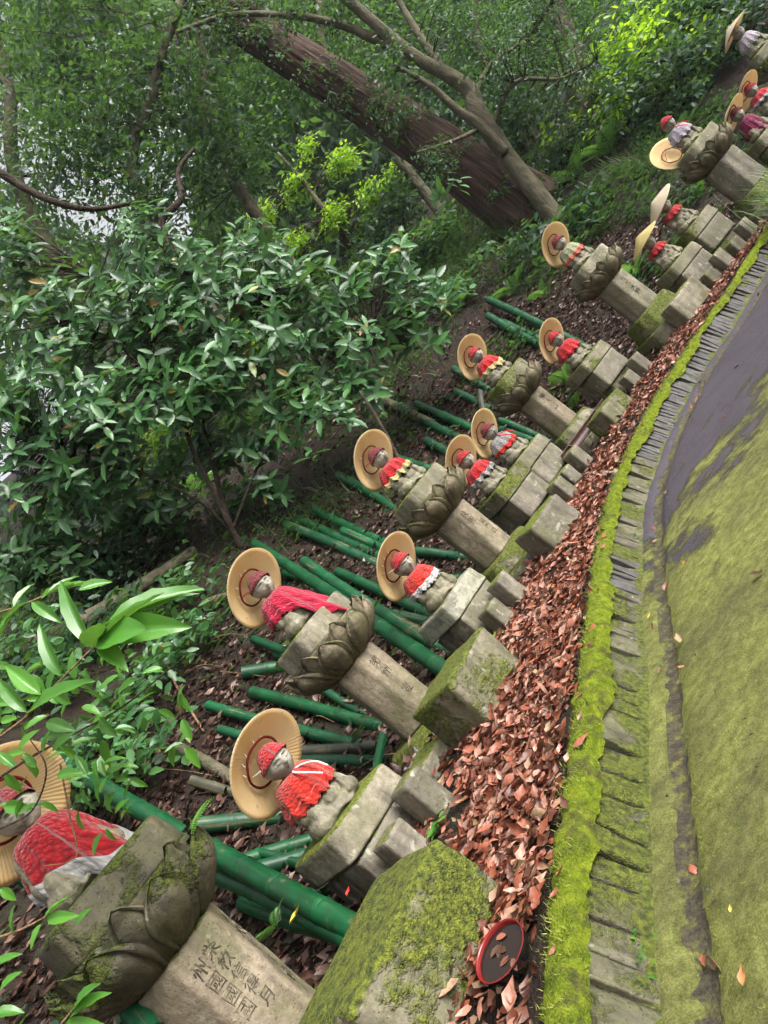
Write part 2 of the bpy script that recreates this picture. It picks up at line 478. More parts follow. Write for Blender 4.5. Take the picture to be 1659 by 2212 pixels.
# ------------------------------------------------------------------ the setting: kerb line, path, bank
KP = [(-1.75, -4.0), (-1.35, -1.6), (-1.05, -0.1), (-0.75, 0.8), (-0.52, 1.43), (-0.39, 1.78), (-0.235, 2.12), (0.02, 2.67), (0.35, 3.42), (0.63, 4.02), (1.0, 4.67),
      (1.49, 5.26), (2.0, 5.74), (2.45, 6.02), (2.9, 6.24), (3.35, 6.5), (4.1, 6.95), (5.0, 7.4), (6.2, 7.95), (8.0, 8.7), (12.0, 10.0), (20.0, 11.5)]
KC = np.array([(p.x, p.y) for p in catmull([(x, y, 0) for x, y in KP], 16)])
KT = np.gradient(KC, axis=0); KT /= np.linalg.norm(KT, axis=1)[:, None]
for _ in range(3): KT[1:-1] = (KT[:-2] + KT[1:-1] + KT[2:]) / 3
KT /= np.linalg.norm(KT, axis=1)[:, None]
KN_ = np.stack([-KT[:, 1], KT[:, 0]], axis=1)            # towards the bank
KS = np.concatenate([[0], np.cumsum(np.linalg.norm(np.diff(KC, axis=0), axis=1))])
def s_of(x, y):
    d = np.hypot(KC[:, 0] - x, KC[:, 1] - y); i = int(d.argmin())
    return float((x - KC[i, 0]) * KN_[i, 0] + (y - KC[i, 1]) * KN_[i, 1]), i
def kpos(S, s=0.0):
    x = np.interp(S, KS, KC[:, 0]); y = np.interp(S, KS, KC[:, 1])
    nx = np.interp(S, KS, KN_[:, 0]); ny = np.interp(S, KS, KN_[:, 1])
    return x + nx * s, y + ny * s, math.atan2(-nx, ny)     # rz: local x along the kerb
BED = 0.185
def prof(s):
    if s < 0.10: return BED
    if s < 1.25: return BED + 0.05 * (s - 0.1)
    t = s - 1.25
    z = BED + 0.0575 + 0.92 * (t - 0.30 * (1 - math.exp(-t / 0.30)))
    if t > 3.2: z -= 0.42 * (t - 3.2)
    return z
def ground(x, y):
    s, i = s_of(x, y)
    if s < 0: return 0.0
    b = min(1.0, max(0.0, (s - 0.15) / 0.6))
    return prof(s) + b * (0.03 * nz((x, y, 0), 2.1, 4) + 0.05 * min(1, s / 3) * nz((x, y, 0), 0.7, 8))
def on_ground(px, py, lift=0.0, start=1.2):
    """where the line of sight through a picture point meets the bank"""
    d = ray(px, py); d = d / d.dot(FWD)
    o = Vector((0, 0, CAM_Z)); t = start
    while t < 60:
        q = o + d * t
        if q.z < ground(q.x, q.y) + lift: break
        t += 0.03 + t * 0.004
    return q

def at_height(px, py, z):
    d = ray(px, py); d = d / d.dot(FWD)
    return Vector((0, 0, CAM_Z)) + d * ((z - CAM_Z) / d.z)
def path_mat():
    t = NT('asphalt_and_moss')
    p = t.pos()
    a = t.ramp(t.noise(p, 160, 3, 0.7), [(0.3, (0.036, 0.031, 0.039)), (0.55, (0.09, 0.079, 0.095)), (0.75, (0.17, 0.15, 0.17))])
    grit = t.ramp(t.voronoi(p, 230), [(0.0, 0.6), (0.12, 0.0)])
    a = t.mix(grit, a, (0.16, 0.15, 0.145))
    a = t.mix(t.ramp(t.noise(p, 5, 4), [(0.4, 0.0), (0.75, 0.5)]), a, (0.045, 0.04, 0.04))
    f = t.noise(p, 190, 6, 0.8); n = t.noise(p, 26, 6, 0.7)
    m = t.ramp(t.math('ADD', t.math('MULTIPLY', n, 0.42), t.math('MULTIPLY', f, 0.58)), [(0.36, (0.075, 0.084, 0.028)), (0.5, (0.26, 0.275, 0.08)), (0.62, (0.50, 0.51, 0.17))])
    m = t.mix(t.ramp(t.noise(p, 2.2, 5, 0.6), [(0.42, 0.0), (0.68, 0.7)]), m, (0.105, 0.098, 0.062))
    # moss takes the near stretch, bare asphalt the far one along the wall; worn bare spots between
    sp = t.new('ShaderNodeSeparateXYZ'); t.link(p, sp.inputs[0])
    g = t.math('ADD', t.math('MULTIPLY', sp.outputs['Y'], -1.0), t.math('MULTIPLY', sp.outputs['X'], 0.25))
    g = t.math('ADD', g, 3.75)
    g = t.math('ADD', g, t.math('MULTIPLY', t.math('SUBTRACT', t.noise(p, 2.3, 5, 0.65), 0.5), 4.2))
    g = t.math('ADD', g, t.math('MULTIPLY', t.math('SUBTRACT', f, 0.5), 1.1))
    mk = t.ramp(g, [(0.05, 0.0), (0.4, 1.0)])
    c = t.mix(mk, a, m)
    h = t.math('ADD', t.math('MULTIPLY', t.noise(p, 260, 2), 0.35), t.math('MULTIPLY', mk, t.math('ADD', t.math('MULTIPLY', f, 1.2), t.math('MULTIPLY', n, 0.8))))
    return t.set(c, 0.95, t.bump(h, 1.0, 0.02), 0.08)
M['path'] = path_mat()

def strip(name, ss, zf, i0, i1, step, mat, jitter=0.0):
    idx = list(range(i0, i1, step))
    V = []
    for i in idx:
        for s in ss:
            x = KC[i, 0] + KN_[i, 0] * s; y = KC[i, 1] + KN_[i, 1] * s
            V.append((x, y, zf(x, y, s)))
    k = len(ss); F = []
    for a in range(len(idx) - 1):
        for b in range(k - 1):
            F.append((a * k + b, (a + 1) * k + b, (a + 1) * k + b + 1, a * k + b + 1))
    me = mesh_np(name, V, F)
    bm = bmesh.new(); bm.from_mesh(me); bmesh.ops.recalc_face_normals(bm, faces=bm.faces); bm.to_mesh(me); bm.free()
    if sum(p.normal.z for p in me.polygons) < 0: me.flip_normals()
    return link(name, me, mat)

def pz(x, y, s):
    g = -0.028 * math.exp(-((s + 0.17) / 0.035) ** 2) - 0.012 * math.exp(-((s + 0.23) / 0.08) ** 2)
    return 0.012 * nz((x, y, 0), 1.6, 2) + 0.004 * nz((x, y, 0), 9, 3) + g
path = strip('path', [0.05, -0.06, -0.10, -0.13, -0.15, -0.165, -0.18, -0.20, -0.23, -0.28, -0.36, -0.48, -0.62, -0.8, -1.0, -1.25, -1.5, -1.8, -2.2, -2.7], pz, 0, len(KC), 1, M['path'])
tag(path, kind='structure')
def gutter_mat():
    t = NT('gutter_silt')
    p = t.pos()
    c = t.ramp(t.noise(p, 26, 6, 0.7), [(0.3, (0.014, 0.012, 0.008)), (0.48, (0.045, 0.036, 0.024)), (0.56, (0.07, 0.068, 0.02)), (0.7, (0.14, 0.15, 0.03))])
    return t.set(c, 0.8, t.bump(t.noise(p, 90, 4), 1.0, 0.01), 0.3)
gut = strip('gutter', [-0.135, -0.148, -0.160, -0.172, -0.184, -0.198], lambda x, y, s: pz(x, y, s) + 0.005 + 0.006 * nz((x, y, 0), 22, 9) - 0.010 * abs(s + 0.165) / 0.05, 0, len(KC), 1, gutter_mat())
tag(gut, kind='structure')
# the rest of the ground, wide enough to reach the horizon
def soil_mat():
    t = NT('forest_soil')
    p = t.pos()
    c = t.ramp(t.noise(p, 12, 6, 0.7), [(0.3, (0.007, 0.005, 0.004)), (0.55, (0.022, 0.014, 0.010)), (0.75, (0.05, 0.030, 0.021))])
    c = t.mix(t.ramp(t.noise(p, 1.2, 4), [(0.5, 0.0), (0.7, 0.7)]), c, (0.02, 0.03, 0.012))
    return t.set(c, 0.95, t.bump(t.noise(p, 40, 4), 1.0, 0.03), 0.2)
M['soil'] = soil_mat()
gv = [(-150, -150, -0.06), (200, -150, -0.06), (200, 250, -0.06), (-150, 250, -0.06)]
gsheet = link('ground', mesh_np('ground', gv, [(0, 1, 2, 3)]), M['soil']); tag(gsheet, kind='structure')

bank = strip('bank', [0.02, 0.08, 0.2, 0.35, 0.55, 0.8, 1.05, 1.3, 1.45, 1.6, 1.8, 2.05, 2.35, 2.7, 3.1, 3.6, 4.2, 5.0, 6.0, 7.2, 8.6, 10.5, 13, 17, 23, 32, 46, 70],
             lambda x, y, s: ground(x, y) if s > 0.05 else BED - 0.03, 0, len(KC), 3, M['soil'])
tag(bank, kind='structure')

# kerb: old roof tiles and stone slips set on edge, moss on top
kerb = empty('kerb'); tag(kerb, kind='structure')
M['kerb_stone'] = stone_mat('kerb_stone', (0.06, 0.052, 0.036), (0.20, 0.175, 0.13), moss=0.78, lichen=0.02, green=0.7, moss_col=((0.03, 0.04, 0.006), (0.13, 0.15, 0.016)))
M['kerb_tile'] = stone_mat('kerb_tile', (0.05, 0.047, 0.045), (0.13, 0.12, 0.115), moss=0.35, lichen=0.0, green=0.1)
tile_me = [stone_box('kerb_tile_%d' % k, 1.0, 0.06, 0.215, r=0.010, amp=0.009, seed=k * 5, n=5) for k in range(4)]
S0 = float(KS[np.argmin(np.hypot(KC[:, 0] + 0.95, KC[:, 1] - 0.3))])
S1 = float(KS[np.argmin(np.hypot(KC[:, 0] - 6.4, KC[:, 1] - 8.0))])
S = S0; n_tile = 0
while S < S1 and n_tile < 260:
    x, y, rz = kpos(S)
    far = y > 5.0 or (3.4 < y < 3.75)
    w = random.uniform(0.03, 0.042) if far else random.uniform(0.05, 0.14)
    x, y, rz = kpos(S + w / 2, 0.0)
    nx, ny = -math.sin(rz), math.cos(rz)
    off = random.uniform(-0.008, 0.006)
    o = link('tile', tile_me[n_tile % 4], None, kerb, (x + nx * (off - 0.045), y + ny * (off - 0.045), -0.035), (R(-21 + random.uniform(-4, 4)), random.uniform(-0.05, 0.05), rz + random.uniform(-0.06, 0.06)),
             (w * 0.97, 1.0, random.uniform(0.93, 1.02)))
    if not o.data.materials: o.data.materials.append(M['kerb_stone'])
    o.material_slots[0].link = 'OBJECT'
    o.material_slots[0].material = M['kerb_tile'] if far else M['kerb_stone']
    n_tile += 1; S += w + random.uniform(0.001, 0.006)

def moss_cap():
    V, F = [], []
    ts = np.arange(S0, S1, 0.018)
    prof_s = [(-0.040, -0.060), (-0.035, -0.018), (-0.020, -0.002), (0.0, 0.005), (0.02, 0.007), (0.036, 0.004), (0.05, -0.006), (0.064, -0.035)]
    k = len(prof_s)
    for S in ts:
        wv = 0.65 + 0.9 * nz((S, 0, 0), 2.3, 5) + 0.5 * nz((S, 0, 0), 9, 6)
        for j, (s, z) in enumerate(prof_s):
            x, y, rz = kpos(S, s * (0.72 + 0.4 * wv) + 0.020 * nz((S, s, 0), 22, 1))
            V.append((x, y, BED + 0.004 + z * (0.6 + 0.5 * wv) + 0.010 * nz((x, y, 0), 26, 2) + 0.007 * nz((x, y, 0), 70, 2) - 0.035 * max(0, nz((x, y, 0), 5.5, 21) - 0.22)))
    for a in range(len(ts) - 1):
        for b in range(k - 1):
            F.append((a * k + b, a * k + b + 1, (a + 1) * k + b + 1, (a + 1) * k + b))
    me = mesh_np('moss', V, F)
    if sum(p.normal.z for p in me.polygons) < 0: me.flip_normals()
    return me
cap_me = moss_cap()
link('moss', cap_me, M['moss'], kerb)

# earth and moss packed between the slips
fill = strip('packed_earth', [-0.088, -0.07, -0.035, 0.0, 0.03, 0.06], lambda x, y, s: -0.02 + (s + 0.088) / 0.148 * 0.18 + 0.008 * nz((x, y, s * 3), 14, 3), 0, len(KC), 1, M['kerb_stone'])
fill.parent = kerb

# ------------------------------------------------------------------ scattered leaves
def leaf_template(kind):
    if kind == 'litter':
        V = [(0, 0, 0), (-0.17, 0.20, .10), (0, 0.25, -.03), (0.19, 0.17, .09), (-0.25, 0.46, .17), (0, 0.55, 0.0), (0.23, 0.50, .06), (-0.12, 0.74, .16), (0.02, 0.80, .07), (0.16, 0.70, .19), (0.05, 1.08, .24)]
        F = [(0, 2, 1), (0, 3, 2), (1, 2, 5), (1, 5, 4), (2, 3, 6), (2, 6, 5), (4, 5, 8), (4, 8, 7), (5, 6, 9), (5, 9, 8), (7, 8, 10), (8, 9, 10)]
    elif kind == 'serrate':
        V = [(0, 0, 0), (0, .22, -.01), (0, .5, -.02), (0, .78, -.05), (0, 1.0, -.10),
             (-.11, .14, .02), (-.16, .34, .035), (-.14, .38, .03), (-.17, .55, .03), (-.135, .6, .02), (-.12, .76, 0), (-.06, .88, -.04),
             (.11, .14, .02), (.16, .34, .035), (.14, .38, .03), (.17, .55, .03), (.135, .6, .02), (.12, .76, 0), (.06, .88, -.04)]
        F = []
        L = [5, 6, 7, 8, 9, 10, 11]; Rr = [12, 13, 14, 15, 16, 17, 18]
        for E, fl in ((L, False), (Rr, True)):
            fs = [(0, 1, E[0]), (1, E[1], E[0]), (1, E[2], E[1]), (1, 2, E[2]), (2, E[3], E[2]), (2, E[4], E[3]), (2, 3, E[4]), (3, E[5], E[4]), (3, E[6], E[5]), (3, 4, E[6])]
            F += [f[::-1] if fl else f for f in fs]
    elif kind == 'oval':
        V = [(0, 0, 0), (0, .3, -.02), (0, .65, -.03), (0, 1.0, -.10), (-.17, .2, .03), (-.23, .48, .04), (-.14, .78, .0), (.17, .2, .03), (.23, .48, .04), (.14, .78, .0)]
        F = [(0, 1, 4), (1, 5, 4), (1, 2, 5), (2, 6, 5), (2, 3, 6), (0, 7, 1), (1, 7, 8), (1, 8, 2), (2, 8, 9), (2, 9, 3)]
    elif kind == 'rhomb':
        V = [(0, 0, 0), (-.24, .45, .05), (.24, .45, .05), (0, 1, -.05)]
        F = [(0, 3, 1), (0, 2, 3)]
    elif kind == 'blade':
        V = [(-.03, 0, 0), (.03, 0, 0), (-.028, .45, .12), (.028, .45, .12), (0, 1.0, 0.05)]
        F = [(0, 1, 3), (0, 3, 2), (2, 3, 4)]
    return np.array(V, dtype=np.float64), np.array(F, dtype=np.int64)
TPL = {k: leaf_template(k) for k in ('litter', 'serrate', 'oval', 'rhomb', 'blade')}

def scatter_arrays(kind, P, D, N, size, rnd, width=1.0):
    """leaves at P (n,3), pointing along D, face normal about N"""
    tv, tf = TPL[kind]
    P = np.asarray(P, float); D = np.asarray(D, float); N = np.asarray(N, float)
    D /= np.linalg.norm(D, axis=1)[:, None] + 1e-9
    X = np.cross(D, N); X /= np.linalg.norm(X, axis=1)[:, None] + 1e-9
    N = np.cross(X, D)
    size = np.asarray(size, float).reshape(-1, 1, 1)
    W = (tv[None, :, 0:1] * width * X[:, None, :] + tv[None, :, 1:2] * D[:, None, :] + tv[None, :, 2:3] * N[:, None, :]) * size + P[:, None, :]
    n, k = len(P), len(tv)
    F = tf[None] + (np.arange(n) * k)[:, None, None]
    return W.reshape(-1, 3), F.reshape(-1, tf.shape[1]), np.repeat(np.asarray(rnd, float), k)
def scatter(name, kind, P, D, N, size, rnd, mat, parent=None, width=1.0, smooth=False):
    V, F, r = scatter_arrays(kind, P, D, N, size, rnd, width)
    me = mesh_np(name, V, F, smooth=smooth, rnd=r)
    return link(name, me, mat, parent)
def unit(n):
    v = rng.normal(size=(n, 3)); return v / np.linalg.norm(v, axis=1)[:, None]

def lay_litter(name, pts, size, mat, tilt, label):
    n = len(pts)
    D = rng.normal(size=(n, 3)); D[:, 2] = rng.normal(scale=0.18, size=n)
    N = np.stack([rng.normal(scale=tilt, size=n), rng.normal(scale=tilt, size=n), np.where(rng.random(n) < 0.75, 1, -1) * np.ones(n)], axis=1)
    sz = size[0] + (size[1] - size[0]) * rng.random(n) ** 1.6 * 1.25
    o = scatter(name, 'litter', pts, D, N, sz, rng.random(n), mat, width=1.15)
    return tag(o, label, 'leaf litter', None, 'stuff')
def bed_points(n, s0, s1, Sa, Sb, zamp):
    out = []
    while len(out) < n:
        S = random.uniform(Sa, Sb); s = random.uniform(s0, s1)
        x, y, _ = kpos(S, s)
        if nz((x, y, 0), 2.2, 30) < -0.42 and random.random() < 0.8: continue
        out.append((x, y, ground(x, y) + 0.006 + random.random() ** 1.5 * zamp))
    return np.array(out)
pts = np.concatenate([bed_points(14000, 0.07, 0.95, S0, float(KS[np.argmin(np.hypot(KC[:, 0] - 1.5, KC[:, 1] - 5.32))]), 0.035),
                      bed_points(4500, 0.07, 0.5, S0, S0 + 3.2, 0.05), bed_points(5000, 0.07, 0.7, float(KS[np.argmin(np.hypot(KC[:, 0] - 1.4, KC[:, 1] - 5.2))]), S1, 0.03)])
ex = []
for k in range(150):
    s_ = random.choice([random.uniform(-0.03, 0.07), random.uniform(-0.24, -0.12), random.uniform(-0.03, 0.07)])
    x, y, _ = kpos(random.uniform(S0, S1 - 1), s_); ex.append((x, y, (BED + 0.014) if s_ > -0.05 else pz(x, y, s_) + 0.012))
pts = np.concatenate([pts, np.array(ex)])
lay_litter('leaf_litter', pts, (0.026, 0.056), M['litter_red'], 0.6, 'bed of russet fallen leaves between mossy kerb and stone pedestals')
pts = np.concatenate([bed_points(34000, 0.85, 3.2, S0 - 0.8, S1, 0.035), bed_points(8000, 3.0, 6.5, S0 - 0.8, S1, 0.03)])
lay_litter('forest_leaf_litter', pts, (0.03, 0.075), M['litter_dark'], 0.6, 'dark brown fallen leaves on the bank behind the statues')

# moss blades on the kerb
n = 9000
Sx = rng.uniform(S0, min(S1, S0 + 7.5), n); ss = rng.normal(0.010, 0.026, n)
P = []
for S, s in zip(Sx, ss):
    x, y, _ = kpos(S, s); P.append((x, y, BED + 0.004 + 0.010 * math.exp(-((s - 0.02) / 0.05) ** 2) + random.uniform(-0.01, 0.004) - 0.02 * max(0, -nz((x, y, 0), 7, 3))))
D = rng.normal(size=(n, 3)) * 0.55; D[:, 2] = 1
moss_tufts = scatter('moss_tufts', 'blade', P, D, unit(n), rng.uniform(0.006, 0.018, n), rng.random(n), M['moss_blades'], kerb, width=1.6)
tag(moss_tufts, kind='stuff')
# the same moss, short, over the near path, and the dry bits lying in it
def on_path(n, sa, sb, Sa, Sb, thr):
    P = []
    while len(P) < n:
        s = -(sa + (sb - sa) * random.random() ** 1.2); x, y, _ = kpos(random.uniform(Sa, Sb), s)
        if y > 4.4 or nz((x, y, 0), 5, 17) + 0.6 * nz((x, y, 0), 19, 8) < thr: continue
        P.append((x, y, pz(x, y, s) - 0.001))
    return P
n = 30000
P = on_path(n, 0.2, 1.35, S0 + 0.4, S0 + 3.6, 0.05)
D = rng.normal(size=(n, 3)) * 0.7; D[:, 2] = 1
tag(scatter('path_moss', 'blade', P, D, unit(n), rng.uniform(0.003, 0.007, n), 0.35 + 0.65 * rng.random(n), M['moss_blades'], None, width=2.6), 'short yellow green moss growing over the near path', 'moss', None, 'stuff')
n = 420
P = np.array(on_path(n, 0.12, 1.6, S0 + 0.3, S0 + 6.0, -9)) + np.array([0, 0, 0.006])
D = rng.normal(size=(n, 3)); D[:, 2] *= 0.05; N = rng.normal(scale=0.2, size=(n, 3)); N[:, 2] += 1
tag(scatter('path_debris', 'oval', P, D, N, rng.uniform(0.006, 0.022, n), rng.random(n), M['litter_dark'], None, width=0.5), 'dry needles and leaf scraps strewn over the path', 'debris', None, 'stuff')
n = 900
P = on_path(n, 0.12, 1.8, S0 + 0.3, S0 + 7.0, -9)
D = unit(n); N = unit(n)
t = NT('grit'); M['grit'] = t.set(t.ramp(t.rnd(), [(0.0, (0.03, 0.028, 0.028)), (0.7, (0.12, 0.11, 0.105)), (1.0, (0.30, 0.28, 0.26))]), 0.9)
tag(scatter('path_grit', 'rhomb', P, D, N, rng.uniform(0.003, 0.010, n), rng.random(n), M['grit'], None, width=1.6), 'loose grit on the path', 'grit', None, 'stuff')

# ------------------------------------------------------------------ statues, hats, bibs: meshes
class Lumps:
    """overlapping rounded lumps, later fused into one skin"""
    def __init__(self): self.V, self.F, self.n = [], [], 0
    def add(self, c, r, u=12, v=8):
        th = np.linspace(0, 2 * np.pi, u, endpoint=False); ph = np.linspace(0, np.pi, v + 1)[1:-1]
        P = [(0, 0, 1)] + [(math.sin(p) * math.cos(t), math.sin(p) * math.sin(t), math.cos(p)) for p in ph for t in th] + [(0, 0, -1)]
        o = self.n
        self.V += [(c[0] + x * r[0], c[1] + y * r[1], c[2] + z * r[2]) for x, y, z in P]
        k = len(ph)
        for i in range(u):
            self.F.append((o, o + 1 + i, o + 1 + (i + 1) % u))
            self.F.append((o + len(P) - 1, o + 1 + (k - 1) * u + (i + 1) % u, o + 1 + (k - 1) * u + i))
            for j in range(k - 1):
                q = o + 1 + j * u
                self.F.append((q + i, q + u + i, q + u + (i + 1) % u, q + (i + 1) % u))
        self.n += len(P)
def blob(bm, c, r): bm.add(c, r, 20, 14)
def limb(bm, a, b, ra, rb, n=5):
    a, b = Vector(a), Vector(b)
    n = max(3, min(9, int((b - a).length / max(1e-4, min(ra, rb)) * 1.6)))
    for i in range(n):
        t = i / (n - 1); r = ra + (rb - ra) * t
        bm.add(a.lerp(b, t), (r, r, r), 10, 7)
def remeshed(name, bm, voxel, smooth=3, seed=0, amp=0.002):
    me = mesh_np(name + '_raw', bm.V, bm.F)
    o = bpy.data.objects.new(name + '_raw', me); C.objects.link(o)
    md = o.modifiers.new('r', 'REMESH'); md.mode = 'VOXEL'; md.voxel_size = voxel
    ms = o.modifiers.new('s', 'SMOOTH'); ms.iterations = smooth; ms.factor = 0.5
    dg = bpy.context.evaluated_depsgraph_get()
    res = bpy.data.meshes.new_from_object(o.evaluated_get(dg))
    bpy.data.objects.remove(o); bpy.data.meshes.remove(me)
    res.name = name
    res.materials.clear()
    for v in res.vertices:
        w = amp * (nz(v.co, 22, seed) + 0.5 * nz(v.co, 60, seed))
        v.co += v.normal * w
    res.polygons.foreach_set('use_smooth', np.ones(len(res.polygons), dtype=bool))
    res.update()
    return res

def statue_body(name, seed):
    """a seated figure in a robe, hands together in the lap; front is -Y"""
    bm = Lumps()
    blob(bm, (0, -0.005, 0.045), (0.165, 0.125, 0.055))
    for s in (-1, 1):
        blob(bm, (s * 0.105, -0.045, 0.05), (0.075, 0.085, 0.05))
        blob(bm, (s * 0.095, 0.01, 0.205), (0.045, 0.05, 0.042))
        limb(bm, (s * 0.112, 0.01, 0.2), (s * 0.138, -0.015, 0.12), 0.04, 0.042)
        limb(bm, (s * 0.138, -0.015, 0.108), (s * 0.035, -0.092, 0.092), 0.034, 0.024)
        blob(bm, (s * 0.024, -0.102, 0.094), (0.030, 0.020, 0.024))
        for k in range(4):      # fingers laid over each other
            limb(bm, (s * 0.036, -0.116, 0.108 - k * 0.010), (-s * 0.004, -0.122, 0.104 - k * 0.010), 0.0065, 0.005, 6)
        limb(bm, (s * 0.03, -0.108, 0.112), (s * 0.006, -0.114, 0.122), 0.007, 0.005, 5)
        # hanging sleeve with folds
        blob(bm, (s * 0.112, -0.06, 0.082), (0.046, 0.058, 0.055))
        limb(bm, (s * 0.155, -0.03, 0.125), (s * 0.125, -0.105, 0.03), 0.013, 0.016)
        limb(bm, (s * 0.10, -0.105, 0.115), (s * 0.075, -0.125, 0.045), 0.011, 0.012)
        # crossed collar
        limb(bm, (s * 0.045, -0.030, 0.235), (-s * 0.03, -0.062, 0.165), 0.010, 0.010)
    blob(bm, (0, 0.02, 0.13), (0.108, 0.085, 0.125))
    blob(bm, (0, 0.008, 0.19), (0.098, 0.074, 0.075))
    blob(bm, (0, -0.112, 0.128), (0.018, 0.016, 0.018))       # the jewel in the hands
    limb(bm, (0, 0.008, 0.235), (0, 0.0, 0.275), 0.036, 0.033)
    for k in range(5):        # folds over the crossed legs
        y = -0.085 - 0.012 * k; z = 0.078 - 0.013 * k
        pts = [(-0.12 + 0.24 * i / 9, y + 0.05 * ((-0.12 + 0.24 * i / 9) / 0.12) ** 2, z - 0.01 * math.cos(i)) for i in range(10)]
        for a, b in zip(pts[:-1], pts[1:]): limb(bm, a, b, 0.008, 0.008, 3)
    bm.V = [(x * (0.76 + 0.12 * max(0, 1 - z / 0.10)), y * 0.88, z) for x, y, z in bm.V]
    return remeshed(name, bm, 0.0060, 1, seed)

def statue_head(name, seed):
    nu, nv = 52, 44
    V, F = [], []
    g = lambda x, s: math.exp(-(x / s) ** 2)
    for j in range(nv + 1):
        ph = math.pi * j / nv
        for i in range(nu):
            th = 2 * math.pi * i / nu
            d = Vector((math.sin(ph) * math.sin(th), -math.sin(ph) * math.cos(th), math.cos(ph)))
            x, z = d.x, d.z
            r = Vector((0.050, 0.053, 0.062))
            p = Vector((d.x * r.x, d.y * r.y, d.z * r.z))
            jaw = max(0.0, -z) ** 2
            p.x *= 1 - 0.20 * jaw; p.y *= 1 - 0.04 * jaw
            if d.y < 0:
                fr = min(1.0, -d.y * 1.5)
                k = 0.0
                k += 0.0175 * g(x, 0.11 + 0.09 * max(0, 0.15 - z)) * (g(z + 0.20, 0.17)) * fr          # nose
                k += 0.005 * g(x, 0.10) * g(z - 0.08, 0.22) * fr                                       # bridge
                for s in (-1, 1):
                    k += 0.0065 * g(x - s * 0.38, 0.26) * g(z - 0.20 + 0.35 * (x - s * 0.38) ** 2, 0.055) * fr   # brow
                    k -= 0.0070 * g(x - s * 0.36, 0.22) * g(z - 0.085, 0.06) * fr                       # socket
                    k += 0.0055 * g(x - s * 0.36, 0.17) * g(z - 0.015, 0.05) * fr                       # lid
                    k -= 0.0032 * g(x - s * 0.36, 0.19) * g(z + 0.045 + 0.2 * (x - s * 0.36) ** 2, 0.022) * fr   # closed slit
                    k += 0.0030 * g(x - s * 0.42, 0.22) * g(z + 0.28, 0.20) * fr                        # cheek
                k += 0.0055 * g(x, 0.20) * g(z + 0.43, 0.045) * fr
                k -= 0.0040 * g(x, 0.24) * g(z + 0.485, 0.022) * fr                                     # mouth line
                k += 0.0062 * g(x, 0.17) * g(z + 0.54, 0.05) * fr
                k += 0.0040 * g(x, 0.22) * g(z + 0.76, 0.13) * fr                                       # chin
                p += Vector((0, -1, 0)) * k
            for s in (-1, 1):   # ears with long lobes
                e = g(d.y - 0.12, 0.16) * (g(z + 0.05, 0.28) + 0.7 * g(z + 0.42, 0.16)) * max(0, s * d.x) ** 3
                p += Vector((s * 0.010 * e, 0.003 * e, 0))
            p += d * 0.0006 * nz(p, 70, seed)
            V.append(p)
    for j in range(nv):
        for i in range(nu):
            F.append((j * nu + i, (j + 1) * nu + i, (j + 1) * nu + (i + 1) % nu, j * nu + (i + 1) % nu))
    return mesh_np(name, V, F)
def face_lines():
    """the cut lines of lids and mouth, their groove shade painted as thin dark pieces"""
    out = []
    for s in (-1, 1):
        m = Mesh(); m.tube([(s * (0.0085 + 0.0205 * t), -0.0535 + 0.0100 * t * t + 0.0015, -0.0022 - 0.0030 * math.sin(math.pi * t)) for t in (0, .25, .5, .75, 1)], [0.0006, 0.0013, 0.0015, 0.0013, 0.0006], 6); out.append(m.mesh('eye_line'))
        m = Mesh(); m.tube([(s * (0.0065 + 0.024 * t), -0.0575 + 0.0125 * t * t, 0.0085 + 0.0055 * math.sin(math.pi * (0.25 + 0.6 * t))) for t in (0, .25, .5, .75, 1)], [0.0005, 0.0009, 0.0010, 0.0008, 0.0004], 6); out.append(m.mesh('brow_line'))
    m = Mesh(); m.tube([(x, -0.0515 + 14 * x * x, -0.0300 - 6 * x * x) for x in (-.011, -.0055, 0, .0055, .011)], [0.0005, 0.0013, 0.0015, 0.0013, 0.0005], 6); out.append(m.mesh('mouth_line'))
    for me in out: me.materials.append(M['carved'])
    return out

def cap_mesh(name):
    """knitted cap: a thick dome pulled over the brow, a rolled edge"""
    nu, nv = 40, 16
    V, F, U = [], [], []
    for j in range(nv + 1):
        t = j / nv
        for i in range(nu):
            th = 2 * math.pi * i / nu
            front = 0.5 + 0.5 * math.cos(th)
            ph = t * (1.22 + 0.55 * (1 - front))
            roll = 1.0 + (0.09 if t > 0.86 else 0.0)
            k = 1.10 * roll + 0.02 * math.sin(th * 9 + t * 5) * t
            p = Vector((math.sin(ph) * math.sin(th) * 0.050 * k, -math.sin(ph) * math.cos(th) * 0.053 * k, math.cos(ph) * 0.062 * k + 0.001))
            V.append(p); U.append((i / nu, t * 0.6))
    for j in range(nv):
        for i in range(nu):
            F.append((j * nu + i, (j + 1) * nu + i, (j + 1) * nu + (i + 1) % nu, j * nu + (i + 1) % nu))
    return mesh_np(name, V, F, uv=U)

